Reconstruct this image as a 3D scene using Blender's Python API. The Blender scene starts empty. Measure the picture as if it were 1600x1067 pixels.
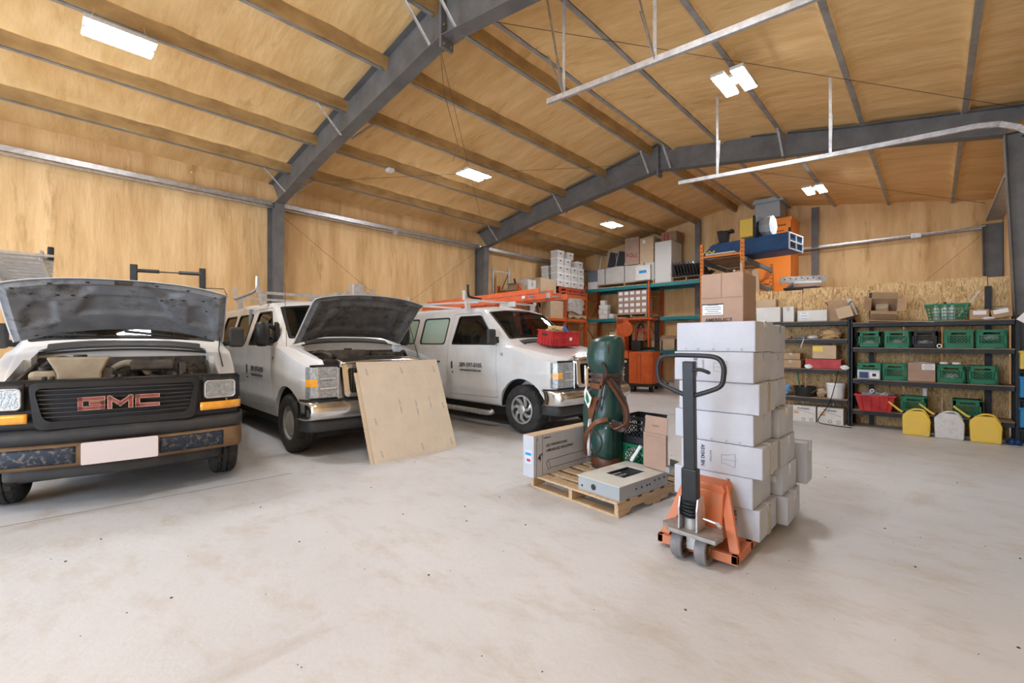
import bpy, bmesh, math, random
from math import sin, cos, pi, radians as R, sqrt
from mathutils import Vector, Matrix
random.seed(7)
S = bpy.context.scene
COL = S.collection
# ---------------------------------------------------------------- camera
# world: X runs along the building, Y across it (left wall at +Y), Z up
cam = bpy.data.cameras.new('camera'); cam.lens = 15.82; cam.sensor_width = 36
cam.clip_start = .05; cam.clip_end = 200
camo = bpy.data.objects.new('camera', cam); COL.objects.link(camo)
camo.location = (0, 0, 1.45); camo.rotation_euler = (R(90), 0, R(43.19 - 90))
S.camera = camo
S.view_settings.view_transform = 'Standard'; S.view_settings.look = 'None'
S.view_settings.gamma = 1; S.view_settings.use_curve_mapping = False
S.view_settings.exposure = 1.0
# ---------------------------------------------------------------- world and daylight
W = bpy.data.worlds.new('world'); S.world = W; W.use_nodes = True
W.node_tree.nodes['Background'].inputs[0].default_value = (.75, .86, 1, 1)
W.node_tree.nodes['Background'].inputs[1].default_value = 1.2
def area(name, loc, direction, sx, sy, power, col):
    l = bpy.data.lights.new(name, 'AREA'); l.shape = 'RECTANGLE'; l.size = sx; l.size_y = sy
    l.energy = power; l.color = col
    o = bpy.data.objects.new(name, l); COL.objects.link(o); o.location = loc
    o.rotation_euler = Vector(direction).to_track_quat('-Z', 'Y').to_euler()
    return o
# daylight coming in through the two open overhead doors of the end wall behind the camera
area('daylight_door_opening', (-6.9, 3.0, 2.15), (1, 0, -.02), 4.6, 4.1, 290, (.60, .77, 1))
area('daylight_door_opening', (-6.9, 8.4, 2.15), (1, 0, -.02), 3.6, 4.1, 110, (.66, .80, 1))
LAMP_POWER = 72

# ---------------------------------------------------------------- materials
MATS = {}
def mat(name, col, rough=.6, metal=0, noise=0, nscale=8, col2=None, stretch=(1, 1, 1), bump=0, bscale=None, spec=.5,
        emit=0, trans=0, ior=1.45, coat=0, alpha=1, contrast=(.35, .65), stain=None):
    if name in MATS: return MATS[name]
    m = bpy.data.materials.new(name); m.use_nodes = True; MATS[name] = m
    nt = m.node_tree; b = nt.nodes['Principled BSDF']; N = nt.nodes; L = nt.links
    c = tuple(col) + (1,)
    b.inputs['Base Color'].default_value = c; b.inputs['Roughness'].default_value = rough
    b.inputs['Metallic'].default_value = metal; b.inputs['Specular IOR Level'].default_value = spec
    b.inputs['IOR'].default_value = ior; b.inputs['Transmission Weight'].default_value = trans
    b.inputs['Coat Weight'].default_value = coat; b.inputs['Alpha'].default_value = alpha
    if emit:
        b.inputs['Emission Color'].default_value = c; b.inputs['Emission Strength'].default_value = emit
    if col2 or bump:
        tc = N.new('ShaderNodeTexCoord'); mp = N.new('ShaderNodeMapping'); mp.inputs['Scale'].default_value = stretch
        L.new(tc.outputs['Object'], mp.inputs[0])
    if col2:
        nz = N.new('ShaderNodeTexNoise'); nz.inputs['Scale'].default_value = nscale; nz.inputs['Detail'].default_value = 6
        nz.inputs['Roughness'].default_value = .62
        L.new(mp.outputs[0], nz.inputs[0]); cr = N.new('ShaderNodeValToRGB')
        cr.color_ramp.elements[0].position = contrast[0]; cr.color_ramp.elements[1].position = contrast[1]
        cr.color_ramp.elements[0].color = c; cr.color_ramp.elements[1].color = tuple(col2) + (1,)
        L.new(nz.outputs[0], cr.inputs[0]); out = cr.outputs[0]
        if stain:   # (colour, scale, lo, hi)
            n2 = N.new('ShaderNodeTexNoise'); n2.inputs['Scale'].default_value = stain[1]; n2.inputs['Detail'].default_value = 8
            n2.inputs['Roughness'].default_value = .7
            L.new(mp.outputs[0], n2.inputs[0])
            r2 = N.new('ShaderNodeMapRange'); r2.inputs[1].default_value = stain[2]; r2.inputs[2].default_value = stain[3]
            L.new(n2.outputs[0], r2.inputs[0]); mx = N.new('ShaderNodeMix'); mx.data_type = 'RGBA'
            L.new(r2.outputs[0], mx.inputs[0]); L.new(out, mx.inputs[6]); mx.inputs[7].default_value = tuple(stain[0]) + (1,)
            out = mx.outputs[2]
        L.new(out, b.inputs['Base Color'])
    if bump:
        nb = N.new('ShaderNodeTexNoise'); nb.inputs['Scale'].default_value = bscale or nscale; nb.inputs['Detail'].default_value = 5
        L.new(mp.outputs[0], nb.inputs[0]); bp = N.new('ShaderNodeBump'); bp.inputs['Strength'].default_value = min(1, bump)
        bp.inputs['Distance'].default_value = .02 * max(1, bump); L.new(nb.outputs[0], bp.inputs['Height']); L.new(bp.outputs[0], b.inputs['Normal'])
    return m
FOAMW = mat('foam_wall', (.60, .355, .145), .85, col2=(.84, .575, .29), nscale=1.5, stretch=(1.6, 1.6, .28), bump=2.2, bscale=2.4,
            contrast=(.3, .62), stain=((.42, .24, .09), 2.1, .56, .74))
FOAMC = mat('foam_ceiling', (.68, .395, .14), .85, col2=(.92, .64, .31), nscale=2.0, stretch=(1.9, .45, 1), bump=.8, bscale=4,
            contrast=(.22, .78), stain=((.40, .215, .06), 1.7, .58, .80))
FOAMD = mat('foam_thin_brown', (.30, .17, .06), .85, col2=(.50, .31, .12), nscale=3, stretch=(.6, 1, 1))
FRAME = mat('frame_steel', (.118, .114, .108), .5, .1, col2=(.17, .165, .158), nscale=3, spec=.4)
GALV = mat('galvanized', (.46, .46, .46), .38, .75, col2=(.66, .66, .66), nscale=14)
PURL = mat('purlin_steel', (.30, .29, .27), .5, .4, col2=(.43, .42, .40), nscale=5)
def concrete():
    m = bpy.data.materials.new('concrete'); m.use_nodes = True; nt = m.node_tree; N = nt.nodes; L = nt.links; b = N['Principled BSDF']
    tc = N.new('ShaderNodeTexCoord')
    def noise(scale, detail=8, rough=.65, st=(1, 1, 1)):
        mp = N.new('ShaderNodeMapping'); mp.inputs['Scale'].default_value = st; mp.inputs['Rotation'].default_value = (0, 0, .5)
        L.new(tc.outputs['Object'], mp.inputs[0]); n = N.new('ShaderNodeTexNoise'); n.inputs['Scale'].default_value = scale
        n.inputs['Detail'].default_value = detail; n.inputs['Roughness'].default_value = rough; L.new(mp.outputs[0], n.inputs[0]); return n.outputs[0]
    def rng(s, a, c, d=0, e=1):
        r = N.new('ShaderNodeMapRange'); r.inputs[1].default_value = a; r.inputs[2].default_value = c; r.inputs[3].default_value = d; r.inputs[4].default_value = e
        L.new(s, r.inputs[0]); return r.outputs[0]
    def mix(f, a, c):
        x = N.new('ShaderNodeMix'); x.data_type = 'RGBA'; L.new(f, x.inputs[0])
        if isinstance(a, tuple): x.inputs[6].default_value = a + (1,)
        else: L.new(a, x.inputs[6])
        if isinstance(c, tuple): x.inputs[7].default_value = c + (1,)
        else: L.new(c, x.inputs[7])
        return x.outputs[2]
    c = mix(rng(noise(.45), .3, .7), (.515, .512, .512), (.605, .60, .602))
    c = mix(rng(noise(3.5, 10, .75, (1, .5, 1)), .5, .78), c, (.44, .385, .31))
    c = mix(rng(noise(.8, 6, .6, (.6, 2.2, 1)), .6, .82), c, (.36, .30, .23))
    c = mix(rng(noise(34, 6, .8), .66, .82, 0, .55), c, (.25, .21, .17))
    c = mix(rng(noise(9, 8, .8), .30, .16, 0, .8), c, (.74, .70, .65))
    L.new(c, b.inputs['Base Color'])
    rr = rng(noise(2, 6), .3, .7, .42, .68); L.new(rr, b.inputs['Roughness'])
    bp = N.new('ShaderNodeBump'); bp.inputs['Strength'].default_value = .35; bp.inputs['Distance'].default_value = .01
    L.new(noise(14, 10, .7), bp.inputs['Height']); L.new(bp.outputs[0], b.inputs['Normal'])
    return m
CONC = concrete()
WHITE = mat('van_white', (.66, .665, .66), .28, 0, coat=.5, col2=(.57, .57, .56), nscale=2.5, contrast=(.45, .75), stain=((.5, .45, .38), 6, .66, .84))
DWHITE = mat('dirty_white', (.66, .65, .62), .5, col2=(.5, .48, .44), nscale=5)
GLASS = mat('tinted_glass', (.62, .68, .66), .04, trans=1, ior=1.3, alpha=1)
def thin_glass(name, tint, t=.6, rough=.02):
    m = bpy.data.materials.new(name); m.use_nodes = True; nt = m.node_tree; N = nt.nodes; L = nt.links; N.remove(N['Principled BSDF'])
    tr = N.new('ShaderNodeBsdfTransparent'); tr.inputs[0].default_value = tuple(tint) + (1,)
    gl = N.new('ShaderNodeBsdfGlossy'); gl.inputs[0].default_value = (.9, .95, .95, 1); gl.inputs[1].default_value = rough
    fr = N.new('ShaderNodeFresnel'); fr.inputs[0].default_value = 1.45; ad = N.new('ShaderNodeMath'); ad.operation = 'MULTIPLY'; ad.inputs[1].default_value = .8
    L.new(fr.outputs[0], ad.inputs[0]); mx = N.new('ShaderNodeMixShader'); L.new(ad.outputs[0], mx.inputs[0]); L.new(tr.outputs[0], mx.inputs[1]); L.new(gl.outputs[0], mx.inputs[2])
    L.new(mx.outputs[0], N['Material Output'].inputs[0]); return m
SGLASS = thin_glass('side_glass', (.22, .25, .24))
WGLASS = thin_glass('windshield_glass', (.40, .45, .43))
MGLASS = mat('mint_reflection_window', (.34, .50, .44), .12, 0, coat=1)  # opaque pane, its pale mint reflection put into the base colour
LENS = mat('lens_clear', (.50, .53, .54), .08, .45, col2=(.27, .29, .30), nscale=30, stretch=(1, 1, 1), bump=.5, bscale=60, coat=1)
AMBER = mat('amber_lens', (.85, .33, .02), .25, coat=1, col2=(.95, .45, .05), nscale=8)
CHROME = mat('chrome', (.72, .72, .72), .16, 1, col2=(.5, .49, .47), nscale=6, contrast=(.5, .8))
BLACKP = mat('black_plastic', (.010, .011, .013), .42, col2=(.018, .019, .021), nscale=6)
DARKP = mat('dark_plastic', (.026, .028, .031), .6, col2=(.045, .043, .04), nscale=5)
RUBBER = mat('rubber_black', (.008, .008, .008), .6)
TIRE = mat('tire_rubber', (.016, .0155, .015), .8, col2=(.042, .04, .036), nscale=9, bump=.5, bscale=40)
RIM = mat('wheel_silver', (.48, .48, .47), .4, .7, col2=(.62, .62, .6), nscale=6)
DIRTRIM = mat('wheel_dirty', (.28, .27, .25), .6, .3, col2=(.40, .39, .37), nscale=7)
HOODIN = mat('hood_underside', (.09, .087, .084), .6, col2=(.16, .155, .15), nscale=4, stain=((.035, .033, .03), 5, .50, .66))
GHOODIN = mat('grey_hood_underside', (.16, .165, .175), .5, col2=(.27, .275, .29), nscale=3, stain=((.035, .033, .03), 3.2, .52, .68))
ENGM = mat('engine_grime', (.04, .034, .028), .75, .2, col2=(.11, .09, .07), nscale=9)
ENGT = mat('engine_tan_plastic', (.30, .235, .155), .7, col2=(.38, .31, .215), nscale=7)
ENGK = mat('engine_black_rubber', (.012, .011, .010), .6, col2=(.028, .025, .022), nscale=7)
RUST = mat('rusty_bumper', (.15, .085, .04), .7, .3, col2=(.24, .15, .08), nscale=5)
PEEL = mat('peeling_bumper', (.018, .028, .045), .5, .2, col2=(.25, .20, .15), nscale=30, contrast=(.52, .72))
PLATE = mat('blank_plate', (.68, .60, .59), .6)
SEAT = mat('seat_fabric', (.04, .04, .04), .9)
CARD = mat('cardboard', (.40, .26, .15), .85, col2=(.46, .31, .185), nscale=5)
CARDL = mat('cardboard_light', (.52, .38, .24), .85, col2=(.58, .43, .28), nscale=5)
CARDD = mat('cardboard_dark', (.27, .175, .10), .85, col2=(.34, .22, .13), nscale=5)
CARDP = mat('cardboard_pinkish', (.37, .245, .18), .85, col2=(.42, .285, .21), nscale=5)
CWHITE = mat('white_carton', (.52, .54, .59), .6, col2=(.46, .48, .53), nscale=3, bump=.4, bscale=7)
CWARM = mat('white_carton_warm', (.72, .70, .66), .7, col2=(.64, .62, .57), nscale=4)
TAPE = mat('packing_tape', (.50, .46, .38), .25, alpha=.85)
CTAPE = mat('clear_tape', (.66, .67, .69), .15, coat=1)
PAPER = mat('paper_white', (.80, .80, .80), .7)
INK = mat('ink_black', (.03, .03, .035), .7)
INKG = mat('ink_grey', (.25, .26, .28), .7)
ORNG = mat('rack_orange', (.68, .13, .02), .5, col2=(.58, .10, .02), nscale=5)
ORNB = mat('cabinet_orange', (.92, .27, .03), .5)
JACK = mat('jack_orange', (.66, .17, .055), .55, col2=(.55, .20, .10), nscale=6, stain=((.30, .22, .18), 9, .6, .72))
TEAL = mat('rack_teal', (.01, .20, .21), .5, col2=(.012, .16, .18), nscale=5)
BLUEB = mat('rack_blue_grey', (.09, .16, .19), .5, col2=(.13, .20, .22), nscale=6)
SHELF = mat('shelf_black_steel', (.018, .020, .023), .55, .2, col2=(.036, .039, .043), nscale=8)
GCRATE = mat('crate_green', (.010, .165, .075), .5, col2=(.018, .21, .10), nscale=4)
KCRATE = mat('crate_black', (.011, .011, .013), .5)
RCRATE = mat('crate_red', (.36, .015, .02), .45, col2=(.58, .045, .04), nscale=5)
YELL = mat('can_yellow', (.82, .56, .06), .45, col2=(.76, .55, .12), nscale=5)
GCAN = mat('can_white', (.66, .66, .67), .6, col2=(.50, .47, .44), nscale=12, contrast=(.5, .75))
PALW = mat('pallet_wood', (.46, .31, .175), .8, col2=(.60, .44, .27), nscale=4, stretch=(1, 8, 8), bump=.3)
PLY = mat('subfloor_face', (.64, .55, .43), .75, col2=(.70, .61, .48), nscale=4)
PLYE = mat('subfloor_edge', (.42, .24, .11), .85, col2=(.55, .36, .18), nscale=20)
PVC = mat('grey_pvc', (.45, .47, .50), .45)
LGREEN = mat('leather_green', (.008, .040, .034), .34, col2=(.014, .058, .047), nscale=4, bump=.5, bscale=6, coat=.2)
LBROWN = mat('leather_brown', (.12, .04, .017), .45, col2=(.18, .065, .028), nscale=7)
LDARK = mat('leather_dark_brown', (.06, .035, .028), .45)
METG = mat('grey_panel_paint', (.36, .40, .42), .4, .2, col2=(.41, .45, .46), nscale=4)
METL = mat('cream_grey_panel', (.60, .59, .54), .4, col2=(.64, .63, .58), nscale=4)
BLUE = mat('basket_blue', (.008, .05, .15), .5, col2=(.012, .08, .21), nscale=4)
BRBLUE = mat('bin_blue', (.02, .25, .55), .5)
BAGBLUE = mat('cloth_blue', (.02, .16, .55), .7)
KRAFT = mat('kraft_paper', (.46, .30, .14), .8, col2=(.55, .38, .20), nscale=8)
WRAP = mat('stretch_wrap', (.42, .39, .34), .22, col2=(.60, .57, .52), nscale=6, bump=1.5, bscale=9, coat=.6)
LAD = mat('ladder_orange', (.85, .17, .06), .5, col2=(.72, .15, .06), nscale=4)
ALU = mat('aluminium', (.56, .56, .56), .4, .6, col2=(.38, .375, .37), nscale=16, stretch=(1, 6, 1))
GTOTE = mat('grey_tote', (.16, .18, .19), .5)
CABW = mat('cabinet_off_white', (.60, .58, .53), .5)
def osb():
    m = bpy.data.materials.new('osb_board'); m.use_nodes = True; nt = m.node_tree; N = nt.nodes; L = nt.links; b = N['Principled BSDF']
    tc = N.new('ShaderNodeTexCoord'); v = N.new('ShaderNodeTexVoronoi'); v.inputs['Scale'].default_value = 17
    nz = N.new('ShaderNodeTexNoise'); nz.inputs['Scale'].default_value = 9; nz.inputs['Detail'].default_value = 4
    ad = N.new('ShaderNodeVectorMath'); ad.operation = 'MULTIPLY_ADD'; L.new(nz.outputs[1], ad.inputs[0]); ad.inputs[1].default_value = (.5, .5, .5); L.new(tc.outputs['Object'], ad.inputs[2])
    L.new(ad.outputs[0], v.inputs['Vector']); cr = N.new('ShaderNodeValToRGB'); e = cr.color_ramp.elements
    e[0].color = (.36, .20, .075, 1); e[1].color = (.80, .57, .30, 1); e.new(.3).color = (.60, .38, .16, 1); e.new(.7).color = (.72, .49, .24, 1)
    sp = N.new('ShaderNodeSeparateColor'); L.new(v.outputs['Color'], sp.inputs[0]); L.new(sp.outputs[0], cr.inputs[0]); L.new(cr.outputs[0], b.inputs['Base Color'])
    b.inputs['Roughness'].default_value = .8; return m
OSB = osb()

# ---------------------------------------------------------------- mesh helpers
class MB:
    def __init__(s): s.v = []; s.f = []
    def add(s, vs, fs):
        o = len(s.v); s.v += [tuple(v) for v in vs]; s.f += [tuple(i + o for i in f) for f in fs]; return s
    def box(s, c, d, rot=None):
        x, y, z = [k / 2 for k in d]
        vs = [Vector((sx * x, sy * y, sz * z)) for sx in (-1, 1) for sy in (-1, 1) for sz in (-1, 1)]
        if rot is not None:
            M = Matrix.Rotation(rot, 3, 'Z') if isinstance(rot, (int, float)) else rot
            vs = [M @ v for v in vs]
        vs = [v + Vector(c) for v in vs]
        return s.add(vs, [(0, 1, 3, 2), (4, 6, 7, 5), (0, 4, 5, 1), (2, 3, 7, 6), (0, 2, 6, 4), (1, 5, 7, 3)])
    def b2(s, a, b):
        return s.box([(p + q) / 2 for p, q in zip(a, b)], [abs(p - q) for p, q in zip(a, b)])
    def bar(s, p, q, w, h=None, up=(0, 0, 1)):
        p = Vector(p); q = Vector(q); h = h or w; d = (q - p); L = d.length; d.normalize(); u = Vector(up)
        if abs(d.dot(u)) > .98: u = Vector((1, 0, 0))
        r = d.cross(u).normalized(); u = r.cross(d)
        vs = [P + r * a * w / 2 + u * b * h / 2 for P in (p, q) for a, b in ((-1, -1), (1, -1), (1, 1), (-1, 1))]
        return s.add(vs, [(0, 3, 2, 1), (4, 5, 6, 7), (0, 1, 5, 4), (1, 2, 6, 5), (2, 3, 7, 6), (3, 0, 4, 7)])
    def tube(s, pts, r, n=10, closed=False, caps=True):
        pts = [Vector(p) for p in pts]; m = len(pts); rr = r if isinstance(r, (list, tuple)) else [r] * m
        prev = None; rings = []
        for i, p in enumerate(pts):
            a = pts[(i - 1) % m] if (closed or i) else p; b = pts[(i + 1) % m] if (closed or i < m - 1) else p
            d = (b - a).normalized()
            if prev is None:
                u = Vector((0, 0, 1)) if abs(d.z) < .9 else Vector((1, 0, 0)); x = d.cross(u).normalized()
            else: x = (prev - d * prev.dot(d)).normalized()
            prev = x; y = d.cross(x)
            rings.append([p + (x * cos(2 * pi * k / n) + y * sin(2 * pi * k / n)) * rr[i] for k in range(n)])
        vs = [v for g in rings for v in g]; fs = []
        for i in range(m if closed else m - 1):
            j = (i + 1) % m
            for k in range(n): l = (k + 1) % n; fs.append((i * n + k, i * n + l, j * n + l, j * n + k))
        if caps and not closed: fs += [tuple(range(n))[::-1], tuple((m - 1) * n + k for k in range(n))]
        return s.add(vs, fs)
    def cyl(s, p, q, r, n=24, r2=None): return s.tube([p, q], [r, r2 if r2 is not None else r], n)
    def lathe(s, prof, n=32, axis='Z', c=(0, 0, 0), closed=False, mod=None):
        vs = []; m = len(prof)
        for k in range(n):
            a = 2 * pi * k / n
            for i, (r, h) in enumerate(prof):
                if mod: r = mod(r, h, i, k)
                p = (r * cos(a), r * sin(a), h)
                if axis == 'X': p = (h, r * cos(a), r * sin(a))
                if axis == 'Y': p = (r * cos(a), h, r * sin(a))
                vs.append((p[0] + c[0], p[1] + c[1], p[2] + c[2]))
        fs = []
        for k in range(n):
            l = (k + 1) % n
            for i in range(m if closed else m - 1): j = (i + 1) % m; fs.append((k * m + i, k * m + j, l * m + j, l * m + i))
        return s.add(vs, fs)
    def prism(s, poly, a, b, axis='X'):
        # poly of 2-D points in the plane across the axis, extruded from a to b
        def P(u, v, h): return (h, u, v) if axis == 'X' else ((u, h, v) if axis == 'Y' else (u, v, h))
        n = len(poly); vs = [P(u, v, a) for u, v in poly] + [P(u, v, b) for u, v in poly]
        return s.add(vs, [tuple(range(n))[::-1], tuple(range(n, 2 * n))] + [(k, (k + 1) % n, n + (k + 1) % n, n + k) for k in range(n)])
    def grid(s, fn, nu, nv, thick=None):
        vs = [Vector(fn(i / nu, j / nv)) for i in range(nu + 1) for j in range(nv + 1)]
        fs = [(i * (nv + 1) + j, (i + 1) * (nv + 1) + j, (i + 1) * (nv + 1) + j + 1, i * (nv + 1) + j + 1) for i in range(nu) for j in range(nv)]
        return s.add(vs, fs)
    def build(s, name, m, parent=None, loc=None, rot=None, smooth=False, bevel=0, solid=0, recalc=True, seg=2):
        me = bpy.data.meshes.new(name); me.from_pydata(s.v, [], s.f)
        if recalc:
            bm = bmesh.new(); bm.from_mesh(me); bmesh.ops.recalc_face_normals(bm, faces=bm.faces); bm.to_mesh(me); bm.free()
        if m: me.materials.append(m)
        o = bpy.data.objects.new(name, me); COL.objects.link(o)
        if parent: o.parent = parent
        if loc: o.location = loc
        if rot is not None: o.rotation_euler = rot if isinstance(rot, (tuple, list)) else (0, 0, rot)
        if smooth:
            me.shade_smooth(); me.set_sharp_from_angle(angle=R(38))
        if solid:
            md = o.modifiers.new('s', 'SOLIDIFY'); md.thickness = solid; md.offset = 0
        if bevel:
            md = o.modifiers.new('b', 'BEVEL'); md.width = bevel; md.segments = seg; md.limit_method = 'ANGLE'; md.angle_limit = R(40)
        return o
def tag(o, label=None, cat=None, group=None, kind=None):
    if label: o['label'] = label
    if cat: o['category'] = cat
    if group: o['group'] = group
    if kind: o['kind'] = kind
    return o
def thing(name, label, cat, loc=(0, 0, 0), rz=0, group=None, rot=None):
    o = bpy.data.objects.new(name, None); COL.objects.link(o); o.empty_display_size = .1
    o.location = loc; o.rotation_euler = rot if rot else (0, 0, rz)
    return tag(o, label, cat, group)
def struct(o): o['kind'] = 'structure'; return o
def dup(root, loc, rz=None, label=None, group=None, rot=None, scale=None):
    r = root.copy(); COL.objects.link(r); r.location = loc
    if rz is not None: r.rotation_euler = (0, 0, rz)
    if rot: r.rotation_euler = rot
    if scale: r.scale = scale
    if label: r['label'] = label
    if group: r['group'] = group
    for ch in list(root.children):
        c = ch.copy(); COL.objects.link(c); c.parent = r
        for g in list(ch.children):
            d = g.copy(); COL.objects.link(d); d.parent = c
    return r
def text(body, size, m, parent, loc, rot, name='lettering', ext=.001, sx=1, align='CENTER', label=None):
    c = bpy.data.curves.new('t', 'FONT'); c.body = body; c.size = size; c.extrude = ext; c.align_x = align; c.align_y = 'CENTER'; c.offset = size * .012
    t = bpy.data.objects.new('t', c); COL.objects.link(t)
    dg = bpy.context.evaluated_depsgraph_get(); me = bpy.data.meshes.new_from_object(t.evaluated_get(dg))
    bpy.data.objects.remove(t); bpy.data.curves.remove(c); me.materials.clear(); me.materials.append(m)
    o = bpy.data.objects.new(name, me); COL.objects.link(o); o.parent = parent; o.location = loc; o.rotation_euler = rot; o.scale = (sx, 1, 1)
    if label: o['label'] = label
    return o
def boolean(A, B, op='DIFFERENCE'):
    md = A.modifiers.new('bo', 'BOOLEAN'); md.operation = op; md.solver = 'EXACT'; md.object = B
    dg = bpy.context.evaluated_depsgraph_get(); me = bpy.data.meshes.new_from_object(A.evaluated_get(dg))
    A.modifiers.clear(); old = A.data; A.data = me; return A
def rrect(x0, y0, x1, y1, r, n=5):
    pts = []
    for cx, cy, a0 in ((x1 - r, y0 + r, -90), (x1 - r, y1 - r, 0), (x0 + r, y1 - r, 90), (x0 + r, y0 + r, 180)):
        for k in range(n + 1):
            a = R(a0 + 90 * k / n); pts.append((cx + r * cos(a), cy + r * sin(a)))
    return pts
def rpoly(pts, r, n=4):
    out = []; m = len(pts)
    for i in range(m):
        p0, p, p1 = Vector(pts[i - 1]), Vector(pts[i]), Vector(pts[(i + 1) % m])
        a = (p0 - p).normalized() * r; b = (p1 - p).normalized() * r
        for k in range(n + 1):
            t = k / n; out.append(tuple((p + a) * (1 - t) ** 2 + p * 2 * t * (1 - t) + (p + b) * t * t))
    return out

# ---------------------------------------------------------------- building shell
X0, X1, Y0, Y1, YR = -7.0, 16.0, -1.2, 10.8, 4.6
def zc(y): return (6.01 if y > 4.45 else 5.85) - .1667 * abs(y - YR)      # foam ceiling
def zp(y): return 5.78 - .1667 * abs(y - YR)      # underside of purlins
FR = [-2.5, 3.66, 9.84]                            # frames
PY = [9.75, 8.5, 7.3, 6.05, 4.82, 4.3, 3.25, 2.1, .9, -.34]
struct(MB().b2((X0 - .3, Y0 - .3, -.2), (X1 + .3, Y1 + .3, 0)).build('floor', CONC))
struct(MB().b2((X0 - .3, Y1, 0), (X1 + .3, Y1 + .25, 5.4)).build('wall_left', FOAMW))
struct(MB().prism([(Y0, 0), (Y1, 0), (Y1, zc(Y1) + .1), (YR, zc(YR) + .1), (Y0, zc(Y0) + .1)], X1, X1 + .25).build('wall_end', FOAMW))
w = MB()
w.b2((X0 - .3, Y0 - .25, 0), (3.8, Y0, 5.2)); w.b2((7.7, Y0 - .25, 0), (X1 + .3, Y0, 5.2)); w.b2((3.8, Y0 - .25, 3.9), (7.7, Y0, 5.2))
struct(w.build('wall_right', FOAMW))
w = MB()   # end wall behind the camera with two door openings
w.b2((X0 - .25, Y0, 0), (X0, .7, 4.2)); w.b2((X0 - .25, 5.3, 0), (X0, 6.6, 4.2)); w.b2((X0 - .25, 10.2, 0), (X0, Y1, 4.2))
w.prism([(Y0, 4.2), (Y1, 4.2), (Y1, zc(Y1) + .1), (YR, zc(YR) + .1), (Y0, zc(Y0) + .1)], X0 - .25, X0)
struct(w.build('wall_front', FOAMW))
# foam ceiling: flat panels that dip to the purlins
prof = []
ys = [Y0 - .1]
pts = [(Y0 - .1, zc(Y0 - .1))]
for y in sorted(PY):
    for dy, k in ((-.15, 0), (-.085, .22), (-.055, .75), (-.04, 1), (.04, 1), (.055, .75), (.085, .22), (.15, 0)):
        yy = y + dy; pts.append((yy, zc(yy) + (zp(y) + .012 - zc(yy)) * k))
pts.append((Y1 + .1, zc(Y1 + .1)))
pts.append((YR, zc(YR))); pts.sort()
if abs(4.82 - 4.3) < .6: pts = [p for p in pts if not (4.52 - .01 < p[0] < 4.60 - .001)]
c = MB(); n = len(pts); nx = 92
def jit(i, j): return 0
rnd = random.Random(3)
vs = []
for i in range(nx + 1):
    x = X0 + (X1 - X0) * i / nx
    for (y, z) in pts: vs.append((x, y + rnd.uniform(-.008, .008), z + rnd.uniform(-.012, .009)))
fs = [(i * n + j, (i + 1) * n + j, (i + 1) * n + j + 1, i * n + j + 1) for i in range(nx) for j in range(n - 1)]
o = len(vs)
c.add(vs, fs)
top = [(x, y, z) for x in (X0, X1) for y, z in ((Y0 - .1, zc(Y0) + .2), (YR, zc(YR) + .2), (Y1 + .1, zc(Y1) + .2))]
c.add(top, [(0, 1, 4, 3), (1, 2, 5, 4)])
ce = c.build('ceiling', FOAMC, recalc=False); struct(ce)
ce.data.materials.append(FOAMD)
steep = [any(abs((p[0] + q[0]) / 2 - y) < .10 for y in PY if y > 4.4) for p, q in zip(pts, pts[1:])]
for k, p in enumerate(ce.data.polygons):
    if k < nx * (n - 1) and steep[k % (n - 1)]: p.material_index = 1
ce.data.shade_smooth()
tn = [0]
def trim(mb, m, **k):
    tn[0] += 1; return struct(mb.build('trim_%d' % tn[0], m, **k))
# purlins, one per bay
segs = [(X0, FR[0] - .06), (FR[0] + .06, FR[1] - .06), (FR[1] + .06, FR[2] - .06), (FR[2] + .06, X1)]
for y in PY:
    for a, b in segs:
        z = zp(y); g = MB(); g.b2((a, y - .035, z), (b, y + .035, z + .006)); g.b2((a, y - .035, z), (b, y - .031, z + .022)); g.b2((a, y + .031, z + .006), (b, y + .035, z + .16))
        trim(g, PURL)
# eave struts along the left and the right wall
for a, b in segs:
    g = MB(); g.b2((a, 10.52, 4.40), (b, 10.79, 4.408)); g.b2((a, 10.52, 4.40), (b, 10.526, 4.50)); g.b2((a, 10.52, 4.494), (b, 10.60, 4.50)); trim(g, GALV)
    g = MB(); g.b2((a, Y0 + .01, 4.40), (b, Y0 + .28, 4.408)); g.b2((a, Y0 + .274, 4.40), (b, Y0 + .28, 4.50)); trim(g, GALV)
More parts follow.
